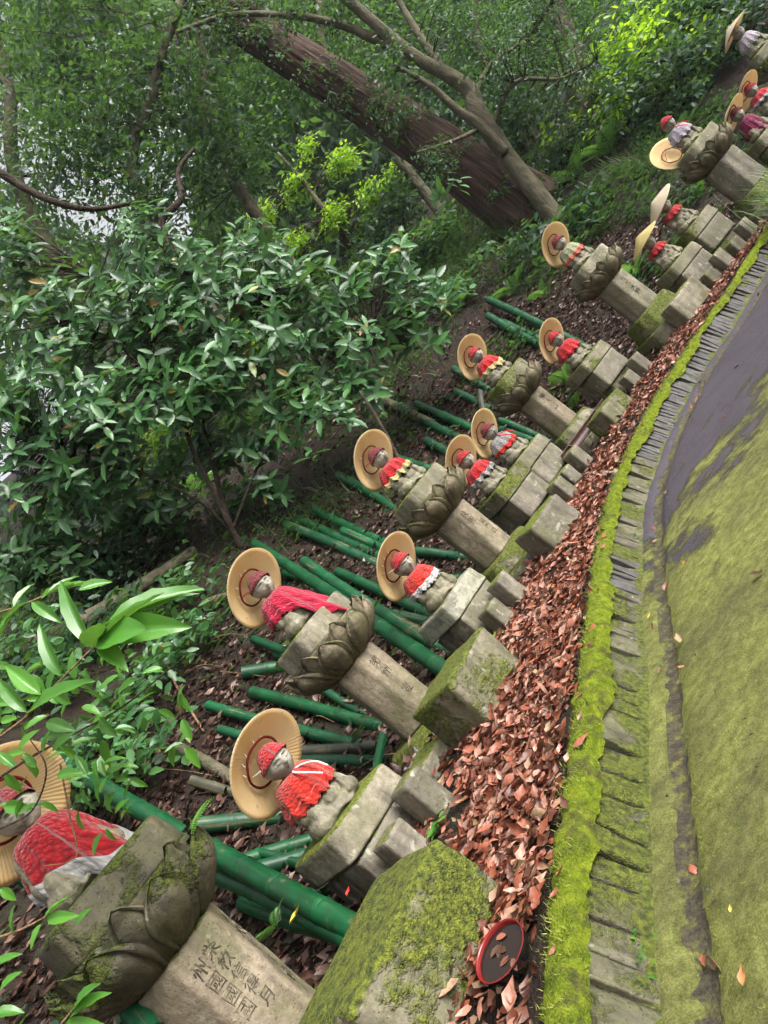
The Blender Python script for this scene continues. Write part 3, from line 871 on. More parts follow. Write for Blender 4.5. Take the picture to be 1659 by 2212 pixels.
def bib_meshes(name, seed, drop=0.098, rx=0.126, ry=0.114, front_long=0.012, ruffle=0.05, tail=0.0, open_back=0.0, asym=0.0):
    """a knitted bib round the neck and over the shoulders; returns cloth and scalloped hem"""
    nu, nv = 96, 18
    def pt(th, t):
        f = math.cos(th)                        # 1 at the front
        Rx, Ry = rx, (ry if f > 0 else 0.10)
        Rr = 1.0 / math.sqrt((math.sin(th) / Rx) ** 2 + (f / Ry) ** 2)
        dr = drop + front_long * max(0, f) ** 2 + tail * max(0, math.cos(th - asym)) ** 5
        r0 = 0.040
        r = r0 + (Rr - r0) * min(t, 1.0) ** 0.62 + (0.0 if t <= 1 else (t - 1) * 0.02)
        z = 0.266 - dr * t ** 2.0
        tl = tail * max(0, math.cos(th - asym)) ** 5 * t ** 2
        r += tl * 0.42
        w = ruffle * t * t
        r *= 1 + w * math.sin(th * 11 + seed) + 0.35 * w * math.sin(th * 23 + seed * 2)
        z += 0.10 * w * math.sin(th * 11 + seed + 1.2)
        p = Vector((math.sin(th) * r, -f * r + 0.004, z))
        p += Vector((nz(p, 25, seed), nz(p, 25, seed + 4), nz(p, 25, seed + 8))) * 0.004
        return p
    def surf(t0, t1, rows, lift, scal):
        V, F, U = [], [], []
        for j in range(rows + 1):
            for i in range(nu):
                th = 2 * math.pi * i / nu
                t = t0 + (t1 - t0) * j / rows
                if scal: t += scal * abs(math.sin(th * 13)) * j / rows
                p = pt(th, t)
                out = Vector((math.sin(th), -math.cos(th), 0.6)).normalized()
                V.append(p + out * lift); U.append((i / nu, t))
        k = len(V)
        V += [v - Vector((math.sin(2 * math.pi * (q % nu) / nu), -math.cos(2 * math.pi * (q % nu) / nu), 0.5)).normalized() * 0.007 for q, v in enumerate(V)]
        U += U
        for j in range(rows):
            for i in range(nu):
                a, b, c, d = j * nu + i, (j + 1) * nu + i, (j + 1) * nu + (i + 1) % nu, j * nu + (i + 1) % nu
                F.append((a, b, c, d)); F.append((a + k, d + k, c + k, b + k))
        for i in range(nu):
            a, b = rows * nu + i, rows * nu + (i + 1) % nu
            F.append((a, a + k, b + k, b)); a, b = i, (i + 1) % nu; F.append((a, b, b + k, a + k))
        return V, F, U
    c = mesh_np(name, *surf(0.0, 1.0, nv, 0.004, 0)[:2], uv=surf(0.0, 1.0, nv, 0.004, 0)[2])
    h = surf(0.96, 1.10, 4, 0.006, 0.06)
    return c, mesh_np(name + '_hem', h[0], h[1], uv=h[2])

def hat_meshes():
    """wide conical straw hat; origin at the centre of the rim, apex up"""
    Rr, H, nu, nv = 0.21, 0.085, 72, 10
    V, F, mats = [], [], []
    prof_o = [(t, H * (1 - t ** 1.12)) for t in [i / nv for i in range(nv + 1)]]
    for lay, dz in ((0, 0.0), (1, -0.0045)):
        for t, z in prof_o:
            for i in range(nu):
                a = 2 * math.pi * i / nu
                w = 1 + 0.006 * math.sin(3 * a + 1) * t
                V.append((math.cos(a) * Rr * t * w + (1e-5 if t == 0 else 0), math.sin(a) * Rr * t * w, z + dz + 0.006 * t * math.sin(2 * a)))
    k = (nv + 1) * nu
    for j in range(nv):
        for i in range(nu):
            q = (j * nu + i, (j + 1) * nu + i, (j + 1) * nu + (i + 1) % nu, j * nu + (i + 1) % nu)
            F.append(q); mats.append(0)
            F.append(tuple(x + k for x in q[::-1])); mats.append(1)
    for i in range(nu):
        a, b = nv * nu + i, nv * nu + (i + 1) % nu
        F.append((a, a + k, b + k, b)); mats.append(0)
    me = mesh_np('hat_brim', V, F)
    ring = Mesh()
    rp = [(math.cos(a) * 0.096, math.sin(a) * 0.096, 0.022 + 0.002 * math.sin(5 * a)) for a in [2 * math.pi * i / 36 for i in range(37)]]
    ring.tube(rp, 0.0052, 6, cap=False)
    cords = Mesh()
    cords.tube([(0.096, 0.0, 0.024), (0.101, 0.014, 0.042)], 0.0022, 5)
    return me, mats, ring.mesh('hat_ring'), cords.mesh('hat_cords')
hat_me, hat_mi, ring_me, cords_me = hat_meshes()
def hat_variant(outer):
    me = hat_me.copy()
    me.materials.append(M[outer]); me.materials.append(M['straw_in'])
    me.polygons.foreach_set('material_index', np.array(hat_mi, dtype=np.int32)); me.update()
    return me
HATS = {k: hat_variant(k) for k in ('straw_out', 'straw_out_old')}
def cord_mat(name, c):
    t = NT(name); return t.set(c, 0.9, t.bump(t.noise(t.pos(), 400, 2), 0.5, 0.002), 0.2)
M['cord_white'] = cord_mat('cord_white', (0.62, 0.58, 0.55))
M['cord_red'] = cord_mat('cord_red', (0.48, 0.015, 0.02))
ring_me.materials.append(cord_mat('ring_dark_red', (0.13, 0.008, 0.008)))
cords_me.materials.append(M['cord_white'])

BODY = [statue_body('statue_body', 3)]
BODY[0].materials.append(M['stone_body'])
BODY.append(BODY[0].copy())
for v in BODY[1].vertices: v.co += v.normal * 0.0035 * nz(v.co, 17, 40)
HEAD = statue_head('statue_head', 2); HEAD.materials.append(M['stone_face'])
CAP = cap_mesh('cap')
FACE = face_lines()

# ------------------------------------------------------------------ pedestals
HEXF = lambda w: [(w / math.sqrt(3) * math.cos(R(60 * i)), w / math.sqrt(3) * math.sin(R(60 * i))) for i in range(6)]  # flat faces to +-Y
def oct_poly(sx, sy, c):
    x, y = sx / 2, sy / 2
    return [(-x + c, -y), (x - c, -y), (x, -y + c), (x, y - c), (x - c, y), (-x + c, y), (-x, y - c), (-x, -y + c)]
def lotus_r(b): return 0.135 + 0.135 * math.sin(min(1, b) * math.pi / 2) ** 0.85
LH = 0.185
def lotus_core():
    V, F = [], []
    nu = 48; zs = [0, .05, .2, .4, .6, .8, .95, 1.0]
    for b in zs:
        for i in range(nu):
            a = 2 * math.pi * i / nu; r = (lotus_r(b) - 0.016) * (1 + 0.01 * math.sin(8 * a))
            V.append((math.cos(a) * r, math.sin(a) * r, LH * b))
    for j in range(len(zs) - 1):
        for i in range(nu): F.append((j * nu + i, j * nu + (i + 1) % nu, (j + 1) * nu + (i + 1) % nu, (j + 1) * nu + i))
    V += [(0, 0, 0), (0, 0, LH)]
    for i in range(nu):
        F.append((len(V) - 2, (i + 1) % nu, i)); F.append((len(V) - 1, (len(zs) - 1) * nu + i, (len(zs) - 1) * nu + (i + 1) % nu))
    return mesh_np('lotus_core', V, F)
def petal_mesh(name, half, tip, lift, bulge, seed):
    na, nb = 15, 15
    V, F = [], []
    for j in range(nb):
        b = j / (nb - 1)
        w = half * (math.sin(math.pi * min(1, (b * 0.80 + 0.20))) ** 0.6 if b < 0.999 else 0.0)
        if b > 0.6: w *= 1 - 0.25 * ((b - 0.6) / 0.4) ** 2
        for i in range(na):
            a = -1 + 2 * i / (na - 1)
            zb = b * tip
            r = lotus_r(min(1, zb)) + lift + bulge * (1 - a * a) ** 0.8 * math.sin(math.pi * min(1, b * 0.95 + 0.05)) ** 0.8
            rim = math.exp(-((abs(a) - 0.90) / 0.09) ** 2) + (math.exp(-((b - 0.96) / 0.05) ** 2) if b > 0.85 else 0)
            gro = math.exp(-((abs(a) - 0.70) / 0.08) ** 2)
            r += 0.022 * min(1, rim) - 0.016 * gro + 0.006 * max(0, b - 0.75) ** 2 * 16 * 0.5
            ang = a * w
            q = Vector((math.sin(ang) * r, -math.cos(ang) * r, LH * zb))
            q += q.normalized() * (0.0025 * nz(q, 26, seed) + 0.002 * nz(q, 75, seed))
            V.append(q)
    k = len(V)
    V += [v * 0.93 for v in V]
    for v in V[k:]: pass
    for j in range(nb - 1):
        for i in range(na - 1):
            q = (j * na + i, j * na + i + 1, (j + 1) * na + i + 1, (j + 1) * na + i)
            F.append(q); F.append(tuple(x + k for x in q[::-1]))
    def edge(a, b): F.append((a, a + k, b + k, b))
    for j in range(nb - 1):
        edge((j + 1) * na, j * na); edge(j * na + na - 1, (j + 1) * na + na - 1)
    for i in range(na - 1):
        edge(i, i + 1)
    return mesh_np(name, V, F)
CORE = lotus_core()
PET_A = petal_mesh('petal', R(20.5), 0.98, 0.004, 0.050, 1)
PET_B = petal_mesh('petal_back', R(17), 1.14, -0.006, 0.016, 5)
def text_mesh(s, size):
    cu = bpy.data.curves.new('txt', 'FONT')
    cu.body = s; cu.size = size; cu.align_x = 'CENTER'; cu.align_y = 'CENTER'; cu.extrude = 0.0012; cu.resolution_u = 2
    o = bpy.data.objects.new('txt', cu); C.objects.link(o)
    dg = bpy.context.evaluated_depsgraph_get()
    me = bpy.data.meshes.new_from_object(o.evaluated_get(dg))
    bpy.data.objects.remove(o)
    me.materials.clear(); me.materials.append(M['carved'])
    for v in me.vertices:
        v.co.x += size * 0.10 * nz(v.co, 3.2 / size, ord(s)); v.co.y += size * 0.10 * nz(v.co, 3.2 / size, ord(s) + 7)
    return me
TEXTS = {}
def carve(pillar, w, h, face, column, size, xoff, top):
    """engraved characters, their groove shade painted dark, down one face of the six-sided pillar; face 0 is the front"""
    a = R(60 * face)
    for i, ch in enumerate(column):
        if ch == ' ': continue
        key = (ch, round(size, 3))
        if key not in TEXTS: TEXTS[key] = text_mesh(ch, size)
        o = link('carved_character', TEXTS[key], None, pillar)
        m = Matrix.Rotation(a, 4, 'Z') @ Matrix.Translation((xoff + random.uniform(-.003, .003), -w / 2 - 0.0006, top - i * size * 1.06)) @ Matrix.Rotation(R(90), 4, 'X') @ Matrix.Rotation(random.uniform(-.07, .07), 4, 'Z')
        o.matrix_local = m

def tall_pedestal(x, y, rz, zb, label, width=0.27, ph=0.44, sl=0.12, text=None, lot=1.0, moss='stone_lotus', slab_mat='stone', base_mat='stone_mossy', lean=(0, 0), seed=0, front=None, pillar_mat='stone_warm'):
    g = ground(x, y) - 0.06
    t = empty('stone_pedestal', (x, y, g), rz, label, 'pedestal', 'carved pedestals in the row', lean)
    hb = zb - g
    link('lower_plinth', stone_prism('lower_plinth', oct_poly(0.64, 0.56, 0.09), hb * 0.55, 0.016, 0.012, seed, 5, 5, 0.97), M[base_mat], t)
    link('upper_plinth', stone_prism('upper_plinth', oct_poly(0.53, 0.46, 0.09), hb * 0.48, 0.016, 0.010, seed + 3, 5, 5, 0.86), M[base_mat], t, (0, 0.01, hb * 0.55 - 0.004))
    pil = link('pillar', stone_prism('pillar', HEXF(width), ph, 0.012, 0.0028, seed + 5, 6, 14, 1.0), M[pillar_mat], t, (0, 0, hb + 0.002))
    if text:
        for (face, col, size, xo, tp) in text: carve(pil, width, ph, face, col, size, xo, ph - tp)
    lo = link('lotus_base', CORE, M[moss], t, (0, 0, hb + ph), None, lot)
    for i in range(8):
        for me, off, d in ((PET_A, 0.0, 0), (PET_B, 22.5, 0)):
            p = link('petal', me, M[moss], lo, (0, 0, 0), (0, 0, R(45 * i + off)))
            p.material_slots[0].link = 'OBJECT'; p.material_slots[0].material = M[moss]
    lo.material_slots[0].link = 'OBJECT'; lo.material_slots[0].material = M[moss]
    link('seat_slab', stone_prism('seat_slab', oct_poly(0.43 * lot, 0.35 * lot, 0.05), sl, 0.014, 0.006, seed + 8, 7, 5, 0.96), M[slab_mat], t, (0, 0, hb + ph + LH * lot - 0.004))
    return t, zb + ph + LH * lot - 0.004 + sl

def short_pedestal(x, y, rz, zt, label, w=0.36, d=0.32, bh=0.20, sh=0.12, seed=0, lean=(0, 0), slab_mat='stone', block_mat='stone_grey', feet=True, gap=0.0):
    """seat slab on a front block and upright slabs, two small square posts before it"""
    g = ground(x, y) - 0.05
    H = zt - g
    t = empty('stone_pedestal', (x, y, g), rz, label, 'pedestal', 'low pedestals in the row', lean)
    link('seat_slab', stone_prism('seat_slab', oct_poly(w * 1.13, d * 1.18, 0.022), sh, 0.012, 0.006, seed, 8, 5, 0.95), M[slab_mat], t, (0, 0, H - sh), (0, R(gap), 0))
    bot = H - sh - bh
    link('front_block', stone_box('front_block', w * 1.02, 0.15, bh, 0.006, 0.003, seed + 2, 8, wear=0.004), M[block_mat], t, (0, -d / 2 + 0.052, bot - 0.004))
    for k in range(3):
        link('upright_slab', stone_box('upright_slab', w * (0.90 - 0.03 * (k % 2)), 0.05, bh * 0.97 + bot * (0.3 + 0.3 * k), 0.005, 0.003, seed + 4 + k, 5), M[block_mat], t, (-0.004 * k, -d / 2 + 0.160 + 0.058 * k, bot - 0.004 - bot * (0.3 + 0.3 * k)))
    link('footing', stone_box('footing', w * 0.92, d * 1.05, max(0.04, bot), 0.01, 0.008, seed + 9, 6), M['stone_dark'], t, (0, 0.01, 0))
    if feet:
        for s in (-1, 1):
            f = link('post', stone_box('post', 0.115, 0.115, 0.18 + 0.02 * s, 0.006, 0.003, seed + 13 + s, 5, wear=0.003), M[block_mat], t, (s * 0.105 + 0.01, -d / 2 - 0.125, 0.03), (0, 0, R(3 * s)))
    return t

# ------------------------------------------------------------------ one statue with what it wears
def statue(hx, hy, depth, phi, who, tall=True, scale=0.92, hat=(47, 0, 0), hat_kind='straw_out', bib=None, cap='red', zb=None, ped=None, hat_label=None, seed=0, lean=(0, 0), ribbons=None, turn=0, hat_off=(0, 0, 0), hat_in=0.034):
    hp = at(hx, hy, depth)
    rz = R(phi + 90)
    hh = 0.33 * scale
    ped = dict(ped or {})
    seat = hp.z - hh
    if tall:
        ph = ped.pop('ph', 0.44)
        lot = ped.get('lot', 1.0); sl = ped.get('sl', 0.12)
        zb = seat - sl - LH * lot + 0.004 - ph
        tall_pedestal(hp.x, hp.y, rz, zb, ped.pop('label'), ph=ph, seed=seed, lean=lean, **ped)
    else:
        short_pedestal(hp.x, hp.y, rz, seat, ped.pop('label'), seed=seed, lean=lean, **ped)
    st = empty('stone_statue', (hp.x, hp.y, seat - 0.012), rz + R(turn), 'seated stone statue ' + who, 'statue', 'seated stone statues in the row', lean)
    st.scale = (scale,) * 3
    b = link('body', BODY[seed % 2], None, st)
    h = link('head', HEAD, None, st, (0, -0.022, 0.333), (R(6), 0, R(-14 + 5 * (seed % 3 - 1))), 1.26)
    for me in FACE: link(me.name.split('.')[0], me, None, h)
    W = Matrix.Translation(st.location) @ Matrix.Rotation(st.rotation_euler.z, 4, 'Z') @ Matrix.Scale(scale, 4)
    if cap:
        c = link('knitted_cap', CAP, KN[cap], st)
        c.material_slots[0].link = 'OBJECT'; c.material_slots[0].material = KN[cap]
        c.location, c.rotation_euler, c.scale = h.location, h.rotation_euler, h.scale
        c['label'] = cap.replace('_', ' ') + ' knitted cap'
    if bib:
        kw = dict(bib); col = kw.pop('col'); hem = kw.pop('hem'); lab = kw.pop('label')
        bm_, hm_ = bib_meshes('bib', seed + 1, **kw)
        be = empty('knitted_bib'); be.matrix_world = W
        tag(be, lab, 'bib', 'knitted bibs on the statues')
        link('cloth', bm_, KN[col], be); link('hem', hm_, KN[hem], be)
        if ribbons:
            for q in (-1, 1):
                m = Mesh()
                m.tube(catmull([(0.0, -0.05, 0.262), (q * 0.02, -0.085, 0.255), (q * 0.03 + 0.02, -0.125, 0.22), (q * 0.02 + 0.035, -0.155, 0.17)], 5), 0.0045, 5)
                link('ribbon', m.mesh('ribbon'), M[ribbons], be)
    if hat is not None:
        tb, side, yaw = hat
        ho = empty('straw_hat')
        ho.matrix_world = W @ Matrix.Translation((hat_off[0], hat_off[1] + 0.0, 0.335 + hat_off[2])) @ Matrix.Rotation(R(yaw), 4, 'Z') @ Matrix.Rotation(R(-tb), 4, 'X') @ Matrix.Rotation(R(side), 4, 'Y') @ Matrix.Translation((0, 0, hat_in)) @ Matrix.Scale(1.04, 4)
        tag(ho, hat_label, 'hat', 'conical straw hats')
        link('brim', HATS[hat_kind], None, ho)
        link('inner_ring', ring_me, None, ho)
        for k in range(12): link('cord', cords_me, None, ho, None, (0, 0, R(30 * k + random.uniform(-8, 8))))
        m = Mesh()          # chin cords
        for q in (-1, 1):
            m.tube(catmull([(q * 0.083, 0.0, 0.02), (q * 0.062, -0.03, -0.03), (q * 0.03, -0.055, -0.075)], 4), 0.0024, 5)
        link('chin_cord', m.mesh('chin_cord'), M['cord_red' if seed % 2 else 'cord_white'], ho)
    return st

statue(30, 1755, 2.25, -42, 'at the near end of the row behind leafy twigs', True, 0.95, (47, 0, 0), bib=dict(col='deep_red', hem='grey', label='deep red bib with grey scalloped hem on the nearest statue', drop=0.14, front_long=0.03, tail=0.12, asym=0.6),
       cap='dark_red', ped=dict(label='thick mossy lotus pedestal with carved pillar at the near end of the row', width=0.285, ph=0.44, moss='stone_dark', slab_mat='stone_dark', lot=1.0,
       text=[(0, '栄杦信得月', 0.047, 0.018, 0.075), (0, '州國國國', 0.05, -0.038, 0.085), (1, '心大伯木伊', 0.058, 0.0, 0.06), (1, '信木分', 0.04, 0.055, 0.11)]),
       hat_label='big straw hat on the nearest statue, half hidden by twigs', seed=1)
statue(590, 1648, 2.95, -42, 'in the orange red bib with a white cord', False, 0.95, (48, 0, 0), bib=dict(col='orange_red', hem='orange_red', label='orange red crocheted bib with white cords, nearest low statue', drop=0.105, front_long=0.01),
       cap='red', ped=dict(label='low pedestal with cracked gap below its seat slab, nearest of the low ones', gap=3.0), hat_label='straw hat on the nearest low statue, white cords inside', seed=2, ribbons='cord_white')
statue(560, 1268, 3.95, -42, 'in the magenta bib with a long tail', True, 0.95, (47, 0, 0), bib=dict(col='magenta', hem='magenta', label='magenta red bib with one long tail hanging over the lap', drop=0.098, tail=0.19, asym=0.5),
       cap='dark_red', ped=dict(label='lotus pedestal with characters on its pillar under the magenta bibbed statue', width=0.265, ph=0.45,
       text=[(1, '大分十信', 0.06, 0.0, 0.06), (0, '讃州 豊', 0.062, -0.01, 0.09)]), hat_label='straw hat on the statue with the magenta bib, white cords inside', seed=3)
statue(866, 1222, 4.6, -47, 'in the orange bib with broad white hem', False, 0.97, (46, 0, 0), bib=dict(col='orange_red', hem='white', label='orange bib with broad white hem above the lichen covered seat', drop=0.095, ruffle=0.03),
       cap='red', ped=dict(label='low pedestal with pale lichen along its seat and stepped upright slabs', slab_mat='stone_lichen'), hat_label='straw hat on the statue with the white hemmed bib', seed=4)
statue(815, 992, 5.25, -52, 'in the red bib with pale yellow scallops beside the dark branch', True, 0.97, (48, 0, 0), bib=dict(col='red', hem='yellow', label='red ruffled bib with yellow scallops, statue beside the dark leaning branch', ruffle=0.09),
       cap='dark_red', ped=dict(label='lotus pedestal with warm coloured pillar and big bulging petals, third tall one', width=0.275, ph=0.42,
       text=[(1, '大与求光子', 0.058, 0.0, 0.06), (0, '柱聖', 0.058, -0.02, 0.08), (0, '閣門目', 0.045, 0.03, 0.2)]), hat_label='straw hat on the statue beside the dark leaning branch', seed=5)
statue(1003, 996, 5.85, -56, 'in the red bib with grey scallops', False, 0.95, (47, 0, 0), bib=dict(col='red', hem='grey', label='red bib with grey scalloped hem, left of the grey bibbed statue', ruffle=0.08),
       cap='red', ped=dict(label='low pedestal with mossy seat below the grey scalloped bib', slab_mat='stone_mossy'), hat_label='straw hat on the statue with the grey scalloped red bib', seed=6)
statue(1054, 935, 6.35, -58, 'in the grey bib with red ribbons', False, 0.97, (50, 0, 8), bib=dict(col='grey', hem='orange_red', label='pale grey bib with orange red hem and red ribbons', ruffle=0.04),
       cap='dark_red', ped=dict(label='low pedestal with spotted lichen beside the dark half pipe'), hat_label='straw hat on the statue with the grey ribboned bib', seed=7, ribbons='cord_red')
statue(1026, 770, 7.0, -62, 'in the red bib with yellow crochet edge above the half pipe', True, 0.97, (50, 0, 0), bib=dict(col='red', hem='yellow', label='red bib with thin yellow edge, tall statue above the half pipe', ruffle=0.06, tail=0.03, asym=0.4),
       cap='red', ped=dict(label='mossy lotus pedestal behind the dark half pipe', width=0.27, ph=0.43, slab_mat='stone_mossy',
       text=[(1, '大水元', 0.06, 0.0, 0.07), (0, '柳大忌', 0.065, 0.0, 0.09)]), hat_label='straw hat on the tall statue above the half pipe', seed=8)
statue(1198, 735, 7.1, -66, 'in the plain red bib before two green poles', False, 0.97, (50, 0, 6), bib=dict(col='red', hem='red', label='plain red bib and scarf on the statue before two green poles', drop=0.095),
       cap='red', ped=dict(label='low pedestal with mossy slab below the two parallel green poles', slab_mat='stone_mossy'), hat_label='straw hat on the statue before the two parallel green poles', seed=9)
statue(1206, 527, 7.4, -76, 'in the pale green bib with coral edge', True, 0.97, (50, 0, 6), bib=dict(col='pale_green', hem='coral', label='pale green bib with coral edge on the tall statue below the leaning tree', drop=0.105),
       cap='dark_red', ped=dict(label='wide lotus pedestal with broad six sided pillar below the leaning tree', width=0.32, ph=0.43, pillar_mat='stone', base_mat='stone_mossy',
       text=[(0, '南無大師', 0.055, 0.0, 0.08)]), hat_label='straw hat on the tall statue at the foot of the leaning tree', seed=10)
statue(1398, 525, 7.45, -80, 'under the yellowed hat seen from above', False, 0.95, (2, -14, 0), 'straw_out_old', bib=dict(col='red', hem='red', label='small red scarf below the yellowed straw hat', drop=0.05, rx=0.11, ry=0.09),
       cap=None, ped=dict(label='low pedestal with grey blocks under the yellowed hat'), hat_label='yellowed straw hat worn level, outside showing', seed=11, hat_off=(0, 0, 0.01))
statue(1432, 447, 7.55, -80, 'under the white hat seen edge on', False, 0.97, (2, -22, 0), bib=dict(col='red', hem='red', label='small red scarf below the white pointed hat', drop=0.05, rx=0.11, ry=0.09),
       cap=None, ped=dict(label='low pedestal with grey cube block under the white hat', slab_mat='stone_mossy'), hat_label='white straw hat worn level beside the yellowed one', seed=12, hat_off=(0, 0, 0.01))
statue(1441, 270, 7.65, -84, 'in the bright red cap without a hat', True, 0.97, (115, 0, 0), bib=dict(col='lilac', hem='lilac', label='pale lilac bib with red cord on the statue without a hat', drop=0.10),
       cap='red', ped=dict(label='broad lotus pedestal with plain grey pillar behind the long grass', width=0.37, ph=0.42, pillar_mat='stone_grey', lot=1.05), hat_label='straw hat fallen behind the shoulder of the red capped statue', seed=13, ribbons='cord_red', hat_off=(-0.10, 0.13, -0.19))
statue(1590, 250, 7.75, -88, 'in the purple cape near the long grass', False, 0.95, (30, 0, 20), bib=dict(col='purple', hem='purple', label='dark purple cape on the statue near the long grass', drop=0.15, front_long=0.05),
       cap='dark_red', ped=dict(label='low pedestal hidden behind long grass under the purple caped statue'), hat_label='straw hat on the purple caped statue, half pale half orange', seed=14)
statue(1620, 197, 8.2, -88, 'in the thin pink scarf beyond the purple cape', False, 0.95, (35, 0, 12), bib=dict(col='red', hem='lilac', label='thin red and pink scarf on the small statue beyond the purple one', drop=0.07),
       cap='red', ped=dict(label='low pedestal behind grass under the pink scarfed statue'), hat_label='straw hat on the pink scarfed statue beyond the purple one', seed=15)
statue(1592, 72, 8.6, -95, 'at the far end of the row', True, 0.97, (10, -12, 0), bib=dict(col='lilac', hem='grey', label='pale bib on the farthest tall statue', drop=0.11),
       cap=None, ped=dict(label='mossy pedestal at the far end of the row', width=0.3, ph=0.42, moss='stone_mossy'), hat_label='straw hat on the farthest statue, white outside and orange below', seed=16, hat_off=(0, 0, 0.01))

# ------------------------------------------------------------------ stone blocks standing before the tall pedestals
def block(px, py, depth_or_none, rz, size, label, mat, seed, lift=0.0, tilt=(0, 0), gz=None):
    q = at(px, py, depth_or_none)
    z = ground(q.x, q.y) - 0.05 if gz is None else gz
    o = link('stone_block', stone_box('stone_block', *size, r=0.014, amp=0.009, seed=seed, n=11, wear=0.006), M[mat], None, (q.x, q.y, z), (tilt[0], tilt[1], R(rz)))
    return tag(o, label, 'stone block', 'loose stone blocks along the row')
block(1025, 2215, 1.84, 47, (0.46, 0.36, 0.27), 'large mossy block dotted with tiny plants before the nearest pedestal', 'stone_mossy', 21)
block(1100, 1560, 3.30, 46, (0.38, 0.33, 0.29), 'square mossy block before the pedestal with the magenta bib', 'stone_mossy', 22)
block(1208, 1160, 4.76, 22, (0.31, 0.28, 0.27), 'bare grey cube block turned askew before the warm coloured pillar', 'stone_grey', 23)
block(1345, 915, 6.35, 34, (0.36, 0.24, 0.24), 'dark mossy block below the half pipe', 'stone_mossy', 24)
block(1475, 650, 6.95, 16, (0.40, 0.20, 0.30), 'tall plain block before the pedestal of the pale green bib', 'stone', 25)
block(945, 1690, 3.28, 47, (0.30, 0.20, 0.13), 'low worn step stone with moss strip beside the nearest low pedestal', 'stone', 26)

# ------------------------------------------------------------------ green bamboo poles on the bank
bamboo_n = 0
def pole(x0, y0, x1, y1, rpx, where, mat='bamboo', lift0=0.0, lift1=0.0, depths=None, name='bamboo_pole', cat='bamboo pole'):
    global bamboo_n
    if depths:
        a, b = at(x0, y0, depths[0]), at(x1, y1, depths[1])
    else:
        a, b = on_ground(x0, y0, 0.07 + lift0), on_ground(x1, y1, 0.05 + lift1)
    r = rpx * ((a - Vector((0, 0, CAM_Z))).dot(FWD) * 0.6 + (b - Vector((0, 0, CAM_Z))).dot(FWD) * 0.4) / FPX
    r = max(0.015, min(0.05, r))
    a.z += r * 0.6; b.z += r * 0.6
    if not depths:
        e_ = (b - a).normalized(); b = b + e_ * 0.14; b.z = min(b.z, ground(b.x, b.y) - 0.06)
    L = (b - a).length
    seg = random.uniform(0.20, 0.28)
    zs, rad = [0.0], [r]
    nodes = []
    z = seg * random.uniform(0.4, 1.0)
    while z < L - 0.03:
        zs += [z - 0.02, z - 0.006, z, z + 0.007, z + 0.02]; rad += [r * 0.99, r * 1.05, r * 0.96, r * 1.04, r * 0.98]
        nodes.append(z); z += seg * random.uniform(0.9, 1.15)
    zs.append(L); rad.append(r * 0.95)
    bend = random.uniform(-0.012, 0.012) * L
    f = lambda z: (bend * math.sin(math.pi * z / L), bend * 0.5 * math.sin(2 * math.pi * z / L))
    m = Mesh(); sides = 18
    m.tube([(*f(z), z) for z in zs], rad, sides, cap=False)
    for end, rr in ((0, r), (len(zs) - 1, r * 0.95)):      # hollow ends: wall thickness and a recess
        z = zs[end]; d = 0.10 if end == 0 else -0.10; d = max(-L / 3, min(L / 3, d)); o = len(m.V)
        for k, (q, zz) in enumerate(((0.80, z), (0.78, z + d))):
            for j in range(sides):
                an = 2 * math.pi * j / sides
                m.V.append((f(z)[0] + math.cos(an) * rr * q, f(z)[1] + math.sin(an) * rr * q, zz))
        V0 = m.V
        for j in range(sides):
            # bridge the nearest outer vertex by angle
            m.F.append((o + j, o + (j + 1) % sides, o + sides + (j + 1) % sides, o + sides + j))
        m.F.append(tuple(o + sides + j for j in range(sides)))
        # wall ring
        o2 = len(m.V)
        for q in (1.0, 0.80):
            for j in range(sides):
                an = 2 * math.pi * j / sides
                m.V.append((f(z)[0] + math.cos(an) * rr * q, f(z)[1] + math.sin(an) * rr * q, z + (-0.0008 if end == 0 else 0.0008)))
        for j in range(sides):
            m.F.append((o2 + j, o2 + (j + 1) % sides, o2 + sides + (j + 1) % sides, o2 + sides + j))
    e = empty(name, a, 0, None, cat, 'green painted bamboo poles lying on the bank')
    e.rotation_mode = 'QUATERNION'; e.rotation_quaternion = (b - a).to_track_quat('Z', 'Y')
    e['label'] = where
    link('culm', m.mesh('culm'), M[mat], e)
    for z in nodes:
        k = Mesh(); x, y = f(z)
        k.tube([(x, y, z - 0.004), (x, y, z + 0.001), (x, y, z + 0.006)], [r * 1.03, r * 1.085, r * 1.02], sides, cap=False)
        link('node_ring', k.mesh('node_ring'), M[mat], e)
    return e
PB = 'green bamboo pole '
pole(125, 1640, 800, 2018, 20, PB + 'running long and thick behind the nearest mossy lotus pedestal', lift0=0.1)
pole(415, 1876, 770, 2026, 19, PB + 'with bright sheen, just above the nearest carved pillar', lift0=0.05, lift1=0.05)
pole(530, 1958, 775, 2003, 17, PB + 'short and wet, crossing beside the nearest low pedestal', lift1=0.03)
pole(285, 2068, 560, 2235, 17, PB + 'along the lower side of the nearest carved pillar', depths=(2.25, 2.1))
pole(230, 2095, 345, 2250, 30, PB + 'faded, thick, under the nearest lotus pedestal', 'bamboo_worn', depths=(2.25, 2.05))
pole(-40, 1835, 140, 1940, 24, PB + 'at the frame edge under the nearest hat', depths=(2.5, 2.5))
pole(95, 1875, 230, 1975, 22, PB + 'stub next to the nearest grey bib hem', depths=(2.55, 2.45))
pole(432, 1790, 640, 1745, 18, PB + 'scratched, pointing under the nearest low statue hat', 'bamboo_worn')
pole(515, 1872, 690, 1788, 16, PB + 'dark, upper of the pair left of the nearest low statue')
pole(540, 1892, 690, 1828, 18, PB + 'pale scratched, lower of the pair by the nearest low statue', 'bamboo_worn')
pole(600, 1958, 700, 1915, 14, PB + 'short stub poking below the nearest low seat slab')
